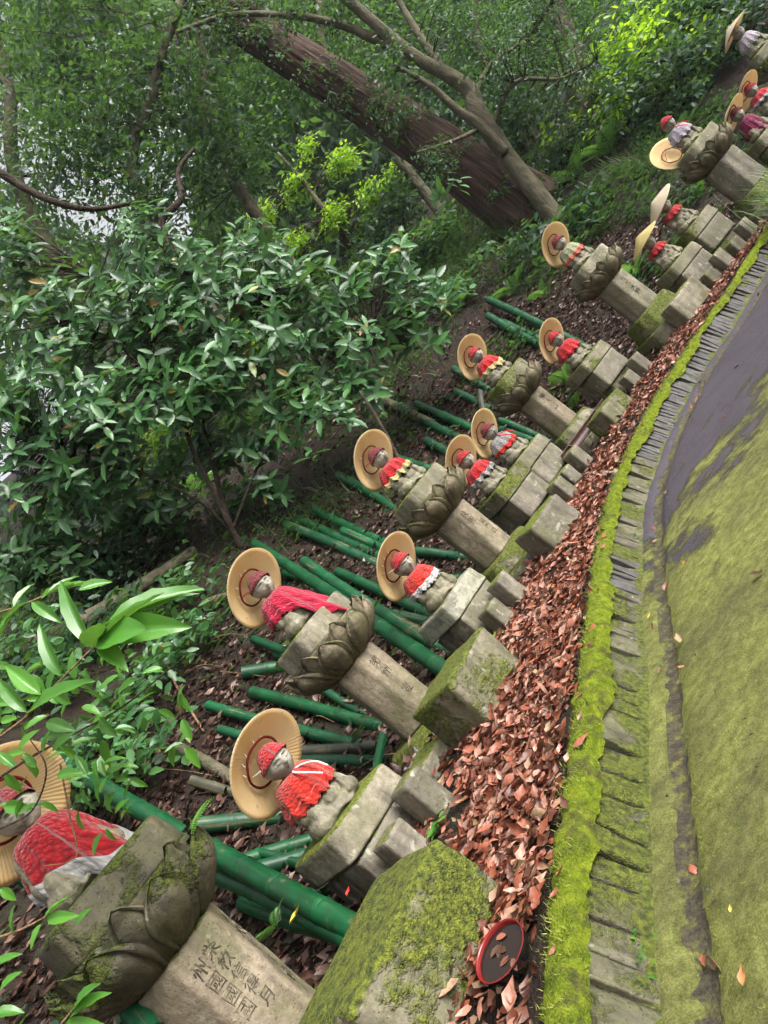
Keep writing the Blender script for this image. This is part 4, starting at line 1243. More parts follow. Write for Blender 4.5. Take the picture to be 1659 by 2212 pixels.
pole(455, 1528, 800, 1605, 12, PB + 'thin and half bare, above the nearest low statue hat', 'bamboo_worn')
pole(552, 1500, 830, 1565, 14, PB + 'meeting the foot of the magenta bibbed pillar')
pole(530, 1460, 680, 1415, 17, PB + 'thick stub left of the magenta bibbed lotus')
pole(553, 1385, 940, 1485, 11, PB + 'thin, passing behind the magenta bibbed lotus', lift1=0.05)
pole(556, 1180, 968, 1448, 17, PB + 'longest and thickest, right of the magenta bibbed statue', lift0=0.12, lift1=0.1)
pole(663, 1217, 945, 1385, 15, PB + 'worn, second of the thick pair by the magenta bibbed statue', 'bamboo_worn', lift0=0.08, lift1=0.05)
pole(622, 1138, 862, 1240, 12, PB + 'with bare streak, lowest of three parallel poles', 'bamboo_worn')
pole(650, 1126, 862, 1216, 12, PB + 'middle of three parallel poles')
pole(680, 1103, 870, 1186, 12, PB + 'uppermost of three parallel poles')
pole(606, 1240, 860, 1276, 9, PB + 'thin, crossing under the thick pair')
pole(850, 1262, 1010, 1240, 11, PB + 'small, behind the white hemmed statue')
pole(905, 1195, 1030, 1203, 11, PB + 'small, behind the warm coloured pillar')
pole(845, 1330, 960, 1345, 12, PB + 'stub beside the lichen seat', 'bamboo_worn')
pole(735, 1030, 870, 1112, 15, PB + 'behind the yellow scalloped statue')
pole(868, 880, 1050, 972, 14, PB + 'leading up to the grey bibbed statue hat')
pole(903, 876, 1045, 930, 9, PB + 'thin, just above the pole to the grey bibbed statue')
pole(866, 995, 985, 1030, 12, PB + 'lower, between yellow scalloped and grey scalloped statues')
pole(990, 850, 1070, 886, 12, PB + 'stub below the tall statue above the half pipe')
pole(1040, 850, 1045, 950, 8, PB + 'dull upright stake beside the grey bibbed hat', 'bamboo_grey')
pole(1085, 912, 1175, 948, 9, PB + 'short upper of two right of the grey bibbed hat')
pole(1085, 932, 1180, 962, 9, PB + 'short lower of two right of the grey bibbed hat')
pole(1058, 650, 1300, 768, 12, PB + 'upper of the two parallel far poles', lift0=0.1)
pole(1058, 685, 1215, 772, 12, PB + 'lower of the two parallel far poles', lift0=0.1)
pole(985, 800, 1045, 835, 11, PB + 'stub behind the tall red and yellow bib')
pole(660, 1628, 822, 1600, 13, 'grey brown bare bamboo pole lying above a green one', 'bamboo_grey')
pole(640, 1650, 822, 1632, 13, PB + 'lying below a bare brown one, behind the nearest low seat')
pole(833, 1588, 813, 1690, 10, PB + 'short bright upright piece between two pedestals', depths=(3.25, 3.2))
pole(700, 1490, 770, 1530, 10, PB + 'tiny piece under the magenta bibbed lotus')

pole(735, 1240, 955, 1335, 12, PB + 'under the split of the thick pair, right half', lift1=0.04)
pole(790, 1300, 930, 1395, 11, PB + 'short, ending by the upright slabs of the lichen seat')
pole(745, 1150, 880, 1205, 10, PB + 'thin, right of the three parallel poles', 'bamboo_worn')
pole(925, 955, 1005, 990, 10, PB + 'short, just left of the grey scalloped hat')
pole(955, 900, 1045, 938, 9, PB + 'thin, running towards the grey bibbed hat from above')
pole(1090, 700, 1190, 745, 9, PB + 'thin, below the two parallel far poles')
pole(600, 1415, 760, 1470, 10, PB + 'mostly hidden behind the magenta bibbed lotus', 'bamboo_worn')
pole(480, 1580, 700, 1640, 11, PB + 'half buried in leaves above the nearest low hat', 'bamboo_worn')
pole(420, 1690, 560, 1720, 12, PB + 'half buried left of the nearest low hat', 'bamboo_grey')
pole(560, 1845, 690, 1870, 11, PB + 'dark, crossing below the pair by the nearest low statue')

# fallen logs and dark sticks
def stick(name, pts, r0, r1, mat, label, cat, sides=8, group='fallen wood on the bank'):
    m = Mesh(); c = catmull(pts, 8)
    m.tube(c, [r0 + (r1 - r0) * i / (len(c) - 1) for i in range(len(c))], sides)
    return tag(link(name, m.mesh(name), M[mat]), label, cat, group)
stick('fallen_log', [on_ground(388, 1618, 0.05), on_ground(450, 1650, 0.05), on_ground(540, 1705, 0.05)], 0.042, 0.036, 'bark', 'weathered grey log beside the nearest low statue hat', 'log')
stick('fallen_log', [on_ground(20, 1420, 0.1), on_ground(130, 1365, 0.12), on_ground(250, 1300, 0.12), on_ground(420, 1190, 0.1)], 0.09, 0.06, 'bark', 'long dark curved log on the bank under the shrub', 'log')
stick('fallen_log', [on_ground(440, 1310, 0.05), on_ground(500, 1290, 0.05), on_ground(560, 1295, 0.04)], 0.06, 0.05, 'bark', 'short dark log left of the magenta bibbed statue hat', 'log')
stick('fallen_log', [on_ground(800, 850, 0.08), on_ground(880, 890, 0.08), on_ground(935, 915, 0.06)], 0.06, 0.05, 'bark', 'mossy brown log above the pole to the grey bibbed statue', 'log')
stick('dead_branch', [at(780, 850, 5.9), at(830, 930, 5.75), at(880, 1030, 5.6), at(900, 1080, 5.55)], 0.012, 0.016, 'twig', 'dark leaning branch crossing behind the yellow scalloped statue', 'branch')
stick('dead_branch', [on_ground(150, 1260, 0.05), on_ground(300, 1330, 0.1), on_ground(380, 1480, 0.1), on_ground(440, 1580, 0.05)], 0.006, 0.009, 'twig_pale', 'pale curling twig on the bank left of the magenta statue', 'branch')
for k in range(70):
    a = on_ground(random.uniform(150, 900), random.uniform(1100, 1900), 0.03); 
    b = a + Vector((random.uniform(-.35, .35), random.uniform(-.35, .35), 0)); b.z = ground(b.x, b.y) + 0.03
    mid = (a + b) / 2 + Vector((random.uniform(-.05, .05), random.uniform(-.05, .05), 0.03))
    o = stick('twig', [a, mid, b], random.uniform(0.003, 0.007), 0.002, random.choice(['twig', 'twig', 'twig_pale']), 'thin fallen twig on the dark bank', 'twig', 5, 'fallen twigs on the bank')

# ------------------------------------------------------------------ small things on the leaf bed
def lathe(profile, nu=48):
    V, F = [], []
    for r, z in profile:
        for i in range(nu):
            a = 2 * math.pi * i / nu; V.append((math.cos(a) * r, math.sin(a) * r, z))
    for j in range(len(profile) - 1):
        for i in range(nu): F.append((j * nu + i, j * nu + (i + 1) % nu, (j + 1) * nu + (i + 1) % nu, (j + 1) * nu + i))
    return V, F
def lacquer(name, c):
    t = NT(name); return t.set(t.mix(t.ramp(t.noise(t.pos(), 30, 4), [(0.45, 0.0), (0.75, 0.5)]), c, tuple(x * 0.5 + 0.01 for x in c)), 0.22, None, 0.5)
bq = at_height(1150, 2085, BED)
_i = s_of(bq.x, bq.y)[1]; bq = Vector((KC[_i, 0] + KN_[_i, 0] * 0.115, KC[_i, 1] + KN_[_i, 1] * 0.115, 0))
bowl = empty('lacquer_bowl', (bq.x, bq.y, ground(bq.x, bq.y) + 0.012), 0, 'black lacquer bowl with red inside holding dark water and leaves', 'bowl')
bowl.rotation_euler = (R(12), R(4), 0); bowl.scale = (0.84, 0.84, 0.84)
shell = mesh_np('bowl_shell', *lathe([(0.0, 0.0), (0.032, 0.0), (0.034, 0.008), (0.030, 0.010), (0.055, 0.022), (0.073, 0.042), (0.080, 0.066), (0.0815, 0.071)]))
link('outside', shell, lacquer('lacquer_black', (0.008, 0.007, 0.009)), bowl)
link('inside', mesh_np('bowl_inside', *lathe([(0.0815, 0.071), (0.079, 0.0725), (0.0765, 0.066), (0.069, 0.043), (0.052, 0.024), (0.0, 0.014)])), lacquer('lacquer_red', (0.16, 0.008, 0.007)), bowl)
tw = NT('bowl_water'); tw.set((0.016, 0.009, 0.006), 0.06, None, 0.35)
link('water', mesh_np('water', [(math.cos(2 * math.pi * i / 40) * 0.0745, math.sin(2 * math.pi * i / 40) * 0.0745, 0.0605) for i in range(40)], [tuple(range(40))]), tw.m, bowl)
for k, (x, y, c) in enumerate([(-.02, -.03, 0), (.015, -.01, 1), (.0, .03, 1), (-.035, .015, 1), (.03, .03, 0), (.02, -.045, 1)]):
    V, F, r = scatter_arrays('oval', [(x, y, 0.0612 + 0.0006 * k)], [(math.cos(k * 2.2), math.sin(k * 2.2), 0)], [(0, 0, 1)], [0.042], [0.3 + 0.1 * k])
    link('floating_leaf', mesh_np('floating_leaf', V, F, True, r), M['litter_dark' if c else 'litter_red'], bowl)

# dark half pipe resting across the block
ha, hb_ = at(1222, 985, 6.15), at(1312, 862, 6.62)
L = (hb_ - ha).length
V, F = [], []
nn = 14
for z in np.linspace(0, L, 9):
    for lay, rr in ((0, 0.046), (1, 0.039)):
        for j in range(nn + 1):
            a = math.pi * j / nn
            V.append((math.cos(a) * rr, -math.sin(a) * rr, z))
w = 2 * (nn + 1)
for i in range(8):
    for j in range(nn):
        F.append((i * w + j, i * w + j + 1, (i + 1) * w + j + 1, (i + 1) * w + j))
        q = nn + 1
        F.append((i * w + q + j, (i + 1) * w + q + j, (i + 1) * w + q + j + 1, i * w + q + j + 1))
    for j in (0, nn):
        F.append((i * w + j, (i + 1) * w + j, (i + 1) * w + nn + 1 + j, i * w + nn + 1 + j))
hp_ = empty('half_pipe', ha, 0, 'dark brown split bamboo half pipe propped before the tall pedestal', 'half pipe')
hp_.rotation_mode = 'QUATERNION'
zax = (hb_ - ha).normalized(); yax = (Vector((0.15, -0.75, 0.55))); yax = (yax - zax * yax.dot(zax)).normalized(); xax = yax.cross(zax)
hp_.rotation_quaternion = Matrix((xax, yax, zax)).transposed().to_quaternion()
tp = NT('dark_brown_pipe'); tp.set(tp.ramp(tp.noise(tp.pos(), 25, 4), [(0.35, (0.02, 0.009, 0.008)), (0.7, (0.075, 0.028, 0.024))]), 0.4)
link('shell', mesh_np('half_pipe_shell', V, F), tp.m, hp_)
for z in (0.16 * L, 0.78 * L):
    V = [(0, 0, z)] + [(math.cos(math.pi * j / nn) * 0.039, -math.sin(math.pi * j / nn) * 0.039, z) for j in range(nn + 1)]
    k = len(V); V += [(x, y, zz + 0.008) for x, y, zz in V]
    F = [(0, j, j + 1) for j in range(1, nn + 1)] + [(k, k + j + 1, k + j) for j in range(1, nn + 1)] + [(0, k, k + 1, 1), (0, nn + 1, k + nn + 1, k)]
    link('node_wall', mesh_np('node_wall', V, F, False), tp.m, hp_)

# squared kerb stone and the ribbed mossy hollow block of the kerb
q = at(1365, 1030, 4.85)
sq = link('kerb_stone', stone_box('kerb_stone', 0.07, 0.09, 0.24, 0.006, 0.004, 31, 5), M['stone_grey'], kerb, (q.x - 0.02, q.y + 0.0, -0.03), (R(-14), 0, R(55)))

# ------------------------------------------------------------------ vegetation
LIGHT_SIDE = np.array([0.35, -0.85, 0.25])      # foliage turns towards the gap in the canopy over the path
def rotate_about(v, axis, ang):
    return Matrix.Rotation(ang, 3, axis) @ v
def trunk_mesh(name, pts, radii, sides=14, rough=0.0, seed=0, per=8):
    c = catmull(pts, per)
    rr = np.interp(np.linspace(0, len(radii) - 1, len(c)), range(len(radii)), radii)
    base = Vector(pts[0])
    V, F = tube_arrays([p - base for p in c], list(rr), sides)
    if rough:
        W = []
        for i, v in enumerate(V):
            k = i // sides; ce = c[min(k, len(c) - 1)] - base
            d = (v - ce)
            an = (i % sides) / sides * 40
            W.append(ce + d * (1 + rough * nz((an * 0.6, k * 0.06, 0), 1.0, seed) + rough * 0.5 * nz((an * 2.0, k * 0.15, 3), 1.0, seed)))
        V = W
    return mesh_np(name, V, F)
def foliage(name, clumps, n, kind, size, mat, parent, droop=0.25, up=1.0, flat=0.75, shell=0.55, width=1.0, rnd_lo=0.0, rnd_hi=1.0, clusters=9):
    """leaves gathered in small sprays through the clumps' volume"""
    cen = np.array([tuple(c) for c, r in clumps]); rad = np.array([r for c, r in clumps])
    pw = rad ** 2; pw = pw / pw.sum()
    ns = max(1, n // clusters)
    ci = rng.choice(len(clumps), ns, p=pw)
    u = unit(ns); u[:, 2] *= flat
    dist = rng.random(ns) ** shell
    sc = cen[ci] + u * (rad[ci] * dist)[:, None]
    P = np.repeat(sc, clusters, axis=0) + rng.normal(scale=size[1] * 0.85, size=(ns * clusters, 3)) * np.array([1, 1, 0.55])
    m = len(P)
    D = np.repeat(u, clusters, axis=0) * 0.6 + rng.normal(scale=0.7, size=(m, 3)); D[:, 2] = D[:, 2] * 0.45 - droop
    N = rng.normal(scale=0.45, size=(m, 3)) + LIGHT_SIDE * 0.75; N[:, 2] += up * 0.7
    base = np.repeat(rng.uniform(rnd_lo, rnd_hi, ns), clusters)
    r = np.clip(base * 0.6 + rng.uniform(rnd_lo, rnd_hi, m) * 0.4, 0, 1)
    o = scatter(name, kind, P, D, N, rng.uniform(size[0], size[1], m), r, mat, parent, width)
    return tag(o, kind='stuff'), sc
def twigs_to(name, anchors, ends, mat, parent, r0=0.012, r1=0.003, sag=0.05, sides=5, every=1):
    m = Mesh(); A = [Vector(a) for a in anchors]
    for e in list(ends)[::every]:
        e = Vector(e); a = min(A, key=lambda q: (q - e).length + 0.4 * max(0, q.z - e.z))
        L = (e - a).length
        if L < 0.05: continue
        mid = a.lerp(e, 0.5) + Vector((random.uniform(-.12, .12) * L, random.uniform(-.12, .12) * L, sag * L))
        m.tube([a, a.lerp(mid, 0.55), mid, mid.lerp(e, 0.5), e], [r0, r0 * .8, r0 * .55, r1 * 1.4, r1], sides, cap=False)
    if m.V:
        o = link(name, m.mesh(name), M[mat], parent); tag(o, kind='stuff'); return o

# --- the large shrub behind the magenta bibbed statue
sb = on_ground(522, 1188, -0.02)
shrub = empty('evergreen_shrub', sb, 0, 'large evergreen shrub with dark toothed leaves rising behind the magenta bibbed statue', 'shrub')
ds = (sb - Vector((0, 0, CAM_Z))).dot(FWD)
def loc(px, py, d): return at(px, py, d) - sb
stems = [[(522, 1188, ds), (490, 1120, ds - 0.1), (455, 1050, ds - 0.15), (415, 970, ds - 0.2), (385, 870, ds - 0.2), (350, 790, ds - 0.1), (290, 680, ds - 0.1), (200, 590, ds)],
         [(505, 1160, ds), (480, 1080, ds + 0.1), (455, 980, ds + 0.1), (440, 900, ds + 0.15), (480, 780, ds + 0.2), (560, 660, ds + 0.3)],
         [(500, 1150, ds), (440, 1090, ds - 0.2), (330, 1030, ds - 0.35), (220, 990, ds - 0.5), (90, 960, ds - 0.6)],
         [(395, 900, ds - 0.2), (330, 820, ds - 0.3), (250, 740, ds - 0.3), (160, 690, ds - 0.4)],
         [(440, 905, ds + 0.15), (400, 840, ds + 0.2), (385, 740, ds + 0.3), (400, 600, ds + 0.4)],
         [(500, 1150, ds), (560, 1000, ds), (620, 900, ds + 0.1), (700, 800, ds + 0.2), (800, 720, ds + 0.3)],
         [(620, 900, ds + 0.1), (690, 900, ds - 0.3), (730, 930, ds - 0.5)],
         [(430, 1080, ds - 0.1), (330, 1150, ds + 0.1), (250, 1210, ds + 0.2)]]
anch = []
for k, st in enumerate(stems):
    pts = [loc(*p) for p in st]
    r0 = 0.034 if k < 2 else 0.017
    link('stem', trunk_mesh('stem', [p for p in pts], [r0, r0 * .8, r0 * .55, r0 * .35, r0 * 0.25], 9, 0.1, k, 6), M['twig'], shrub, pts[0])
    anch += [p for p in catmull(pts, 5)][3:]
cl = [(150, 850, -.5, .6), (300, 700, -.1, .65), (450, 640, .2, .55), (600, 720, .2, .6), (750, 770, .3, .5), (840, 650, .5, .45), (900, 720, .4, .35), (640, 880, .0, .4), (500, 800, .1, .5), (300, 900, -.4, .5),
      (90, 1040, -.6, .5), (715, 900, -.4, .22), (680, 985, -.5, .14), (560, 570, .4, .45), (340, 560, .1, .5), (110, 680, -.3, .6), (220, 1050, -.3, .45), (60, 1140, -.3, .4), (240, 1160, .2, .35), (380, 760, .1, .5),
      (700, 650, .4, .45), (970, 410, .6, .13), (860, 560, .6, .3), (960, 640, .5, .3), (20, 900, -.5, .5), (30, 560, -.2, .4), (130, 1190, -.3, .4), (330, 1090, .2, .4), (460, 960, .4, .4), (560, 980, .3, .3), (600, 1060, .2, .2), (780, 860, .2, .25), (40, 1240, -.4, .3), (200, 960, -.5, .5), (420, 860, -.3, .45)]
clumps = [(loc(x, y, ds + d), r) for x, y, d, r in cl]
cen = np.array([tuple(c) for c, r in clumps]); rad = np.array([r for c, r in clumps])
nw = 1500
ci = rng.choice(len(clumps), nw, p=rad ** 2 / (rad ** 2).sum())
u = unit(nw); wc = cen[ci] + u * (rad[ci] * rng.random(nw) ** 0.45)[:, None]
keep = np.array([ground(*(Vector(w) + sb).xy) < (Vector(w) + sb).z - 0.12 for w in wc]); wc = wc[keep]; u = u[keep]
LP, LD, LN = [], [], []
for c, o in zip(wc, u):
    ax = Vector((o[0] * 0.5 + 0.28, o[1] * 0.5 - 0.72, 0.55 + 0.3 * o[2])).normalized()
    ax = (ax + Vector((random.gauss(0, .35), random.gauss(0, .35), random.gauss(0, .3)))).normalized()
    sd = ax.orthogonal().normalized(); k = random.randint(3, 7); a0 = random.random() * 6
    for i in range(k):
        rd = rotate_about(sd, ax, a0 + i * 2.4)
        LP.append(tuple(Vector(c) + ax * (0.022 * i))); LD.append(tuple(rd * 1.0 + ax * random.uniform(-0.15, 0.5))); LN.append(tuple(ax * 1.0 - rd * 0.2 + Vector((random.gauss(0, .2), random.gauss(0, .2), random.gauss(0, .2)))))
LP, LD, LN = map(np.array, (LP, LD, LN))
dep = (LP + np.array(sb) - np.array([0, 0, CAM_Z])) @ np.array(FWD)
order = np.argsort(dep); near = order[:300]; rest = order[300:]
lr = rng.random(len(LP)); ls = rng.uniform(0.12, 0.22, len(LP))
tag(scatter('foliage', 'serrate', LP[rest], LD[rest], LN[rest], ls[rest], lr[rest], M['leaf_shrub'], shrub, 1.05), kind='stuff')
tv, tf = TPL['serrate']
LEAF_ME = [mesh_np('leaf_blade', tv * np.array([1.05, 1, 1]), tf, False, np.full(len(tv), 0.1 + 0.14 * k)) for k in range(6)]
def leaf_object(parent, p, d, n, size, meshes, mat):
    d = Vector(d).normalized(); x = d.cross(Vector(n)).normalized(); n = x.cross(d)
    o = link('leaf', random.choice(meshes), mat, parent)
    m = Matrix((x * size, d * size, n * size)).transposed().to_4x4(); m.translation = p
    o.matrix_local = m
    return o
for i in near: leaf_object(shrub, LP[i], LD[i], LN[i], ls[i], LEAF_ME, M['leaf_shrub'])
twigs_to('twigs', anch, wc, 'twig', shrub, 0.008, 0.0025)

# --- the leaning cedar
cb = on_ground(1165, 470, -0.1)
dc = (cb - Vector((0, 0, CAM_Z))).dot(FWD)
cedar = empty('cedar_tree', cb, 0, 'massive leaning cedar with red brown fibrous bark', 'tree')
cp = [at(1165, 470, dc), at(980, 345, dc + .1), at(780, 215, dc + .3), at(600, 100, dc + .5), at(450, 0, dc + .7), at(200, -160, dc + 1.1)]
w_ = dc / FPX
link('trunk', trunk_mesh('cedar_trunk', cp, [80 * w_, 58 * w_, 49 * w_, 46 * w_, 44 * w_, 40 * w_], 110, 0.10, 3, 14), M['cedar'], cedar)
top = [at(150, -120, dc + 1.2) - cb, at(0, -250, dc + 1.5) - cb]
foliage('crown', [(t, 1.6) for t in top] + [(at(350, -200, dc + 1) - cb, 1.2)], 2500, 'rhomb', (0.10, 0.2), M['leaf_dark'], cedar)
iv = []
for k in range(70):     # creepers hanging on the trunk
    t = random.random(); i = int(t * 4); q = cp[i].lerp(cp[i + 1], t * 4 - i)
    iv.append((q - cb + Vector((random.uniform(-.4, .4), -0.35 - random.random() * .15, random.uniform(-.25, .3))), random.uniform(.12, .28)))
ivy = empty('ivy', cb, 0, 'leafy creeper clinging along the leaning cedar trunk', 'climber')
foliage('leaves', iv, 2400, 'oval', (0.05, 0.09), M['leaf_mid'], ivy, droop=0.6, up=0.4)

# --- the slim forked tree before the cedar
tb = on_ground(1212, 492, -0.05)
dt = (tb - Vector((0, 0, CAM_Z))).dot(FWD)
slim = empty('forked_tree', tb, 0, 'slim forked tree with pale mossy bark crossing before the cedar', 'tree')
wt = dt / FPX
def lt(px, py, d=0.0): return at(px, py, dt + d) - tb
main = [lt(1212, 492), lt(1165, 425), lt(1105, 350), lt(1070, 300), lt(1030, 240), lt(1015, 195), lt(965, 160), lt(900, 125), lt(820, 60), lt(740, -10), lt(640, -90)]
link('trunk', trunk_mesh('slim_trunk', main, [24 * wt, 21 * wt, 19 * wt, 20 * wt, 21 * wt, 18 * wt, 15 * wt, 13 * wt, 12 * wt, 11 * wt, 8 * wt], 14, 0.12, 5, 7), M['bark'], slim)
limbs = [([lt(1090, 330, -.1), lt(1035, 270, -.2), lt(985, 235, -.25), lt(930, 185, -.3), lt(850, 140, -.3)], 13),
         ([lt(905, 128), lt(830, 95, .1), lt(740, 55, .1), lt(640, 35, .1), lt(500, 32, .2), lt(380, 70, .2)], 12),
         ([lt(960, 158), lt(905, 75, .2), lt(860, 0, .3), lt(830, -70, .4)], 11),
         ([lt(1020, 215), lt(1060, 140, .2), lt(1140, 80, .4), lt(1190, 10, .5)], 7),
         ([lt(1060, 290), lt(1110, 180, -.3), lt(1210, 170, -.4), lt(1290, 130, -.5)], 6),
         ([lt(1050, 270), lt(990, 300, -.4), lt(900, 330, -.5)], 6)]
anc = list(main)
for k, (p, r) in enumerate(limbs):
    link('limb', trunk_mesh('limb', p, [r * wt, r * .8 * wt, r * .55 * wt, r * .35 * wt], 10, 0.1, k + 9, 7), M['bark'], slim, p[0]); anc += catmull(p, 4)
cr = [(850, 130, -.4, .5), (990, 60, .2, .8), (1090, 150, -.3, .7), (940, 340, -.6, .3), (1150, 40, .3, .8), (1250, 150, -.4, .6), (740, 30, .1, .55), (1200, 230, .5, .45), (1120, 200, .6, .5), (860, 230, -.6, .3), (620, 30, 0, .4), (480, 60, .1, .5), (400, 130, .2, .5)]
_, ends = foliage('crown', [(lt(x, y, d), r * 0.95) for x, y, d, r in cr], 6200, 'oval', (0.05, 0.095), M['leaf_dark'], slim, droop=0.35)
twigs_to('twigs', anc, ends, 'twig', slim, 0.012, 0.004, every=4)

def tree(name, base_px, label, trunk_px, radii_px, clumps_px, n, kind, size, mat, bark='bark', group='trees on the hillside', depth=None, nearer=0.0, droop=0.25, every=5, **kw):
    b = on_ground(*base_px, -0.05) if depth is None else at(*base_px, depth)
    if depth is not None: b.z = min(b.z, ground(b.x, b.y)) if ground(b.x, b.y) < b.z + 3 else b.z
    d0 = (b - Vector((0, 0, CAM_Z))).dot(FWD) if depth is None else depth
    t = empty(name, b, 0, label, 'tree' if 'tree' in name else 'bush', group)
    f = lambda x, y, d=0.0: at(x, y, d0 + d - nearer) - b
    w = d0 / FPX
    pts = [Vector((0, 0, 0))] + [f(*p) for p in trunk_px]
    if len(pts) > 1:
        link('trunk', trunk_mesh(name + '_trunk', pts, [r * w for r in radii_px], 12, 0.12, len(label), 6), M[bark], t)
    _, e = foliage('crown', [(f(x, y, d), r) for x, y, d, r in clumps_px], n, kind, size, mat, t, droop=droop, **kw)
    twigs_to('twigs', catmull(pts, 5) if len(pts) > 1 else pts, e, 'twig', t, 0.012, 0.004, every=every)
    return t
tree('lime_leaved_tree', (770, 560), 'small lime green broadleaf bush glowing before the cedar trunk', [(720, 480), (660, 400), (600, 330)], [9, 6, 4, 3],
     [(560, 470, .2, .42), (640, 400, .1, .42), (740, 350, 0, .42), (800, 420, .1, .42), (640, 530, .1, .4), (720, 470, 0, .45), (850, 370, .1, .3), (540, 590, .1, .35), (520, 690, 0, .3), (660, 320, .1, .3)], 4200, 'oval', (0.10, 0.16), M['leaf_bright'], group=None, nearer=2.1, droop=0.35, up=0.6, width=0.95)
tree('dark_trunk_tree', (1285, 285), 'dark straight tree with small shining leaves, right of the forked tree', [(1255, 200), (1235, 120), (1205, 40), (1170, -60)], [34, 30, 28, 25, 22],
     [(1150, 60, -.5, .9), (1290, 60, .3, .9), (1200, 150, -.7, .6), (1320, 170, -.5, .6), (1380, 60, 0, .8), (1230, -40, 0, 1.0), (1090, -20, .5, 1.0)], 4200, 'oval', (0.06, 0.11), M['leaf_mid'], group=None)
tree('bright_bush', (1430, 260), 'bright yellow green bush beyond the bareheaded statue', [(1400, 180), (1380, 120)], [7, 5, 3],
     [(1400, 130, .3, .7), (1340, 200, .2, .55), (1480, 130, .2, .6), (1440, 210, 0, .5), (1310, 270, 0, .4), (1540, 90, .5, .5), (1520, 170, .2, .35), (1450, 50, .8, .6)], 2400, 'oval', (0.08, 0.14), M['leaf_bright'], group=None, up=0.7)
tree('dark_bush', (1250, 330), 'dark leafy bush between forked tree and bareheaded statue', [(1240, 290)], [5, 3], [(1230, 300, 0, .5), (1310, 320, -.3, .45), (1190, 340, 0, .4), (1340, 380, -.4, .35)], 1700, 'oval', (0.06, 0.11), M['leaf_dark'], group=None)
# tall trees behind, top of the picture
T = [((300, 640), 12.5, 'tall dark tree with fine leaves left of the cedar top', [(300, 420), (330, 200), (390, 0)], [16, 14, 12, 9], [(250, 250, 0, 1.3), (380, 150, .5, 1.2), (150, 330, .3, 1.2), (300, 420, -.3, .9), (450, 260, 0, .9), (120, 120, 1, 1.3), (420, 380, 0, .8)], 6500, 'leaf_dark'),
     ((480, 520), 14.5, 'hazy green tree showing between cedar and fine leaved tree', [(470, 330), (440, 120), (400, -80)], [15, 13, 11, 8], [(520, 330, 0, 1.2), (430, 420, .5, 1.1), (560, 200, 1, 1.2), (330, 520, 0, 1.0), (600, 130, 1, 1.1)], 4200, 'leaf_mid'),
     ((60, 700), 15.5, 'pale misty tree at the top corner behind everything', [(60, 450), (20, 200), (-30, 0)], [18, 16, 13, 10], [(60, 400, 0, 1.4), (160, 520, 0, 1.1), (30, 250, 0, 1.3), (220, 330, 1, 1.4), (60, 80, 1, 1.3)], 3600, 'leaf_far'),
     ((760, 330), 15.0, 'green tree filling the gap right above the cedar trunk', [(720, 150), (690, 0)], [13, 10, 8], [(680, 120, 0, 1.3), (800, 50, .5, 1.3), (930, 20, .5, 1.3), (620, 10, 1, 1.3), (760, 190, 0, .9)], 4600, 'leaf_mid'),
     ((1060, 280), 15.5, 'green tree behind the forked tree', [(1040, 120), (1020, -40)], [12, 10, 8], [(1050, 150, 0, 1.2), (1180, 100, .5, 1.3), (1000, 30, 1, 1.3), (1290, 20, 1, 1.4), (1120, 250, 0, .9)], 4600, 'leaf_mid'),
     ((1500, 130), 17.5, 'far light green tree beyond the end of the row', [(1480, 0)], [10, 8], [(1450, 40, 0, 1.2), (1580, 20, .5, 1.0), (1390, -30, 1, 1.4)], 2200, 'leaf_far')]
for b, d, lab, tr, rp, cpx, n, mt in T:
    tree('broadleaf_tree', b, lab, tr, rp, cpx, n, 'rhomb' if d > 14 else 'oval', (0.09, 0.17), M[mt], depth=d, every=14)
hb = random.Random(5)
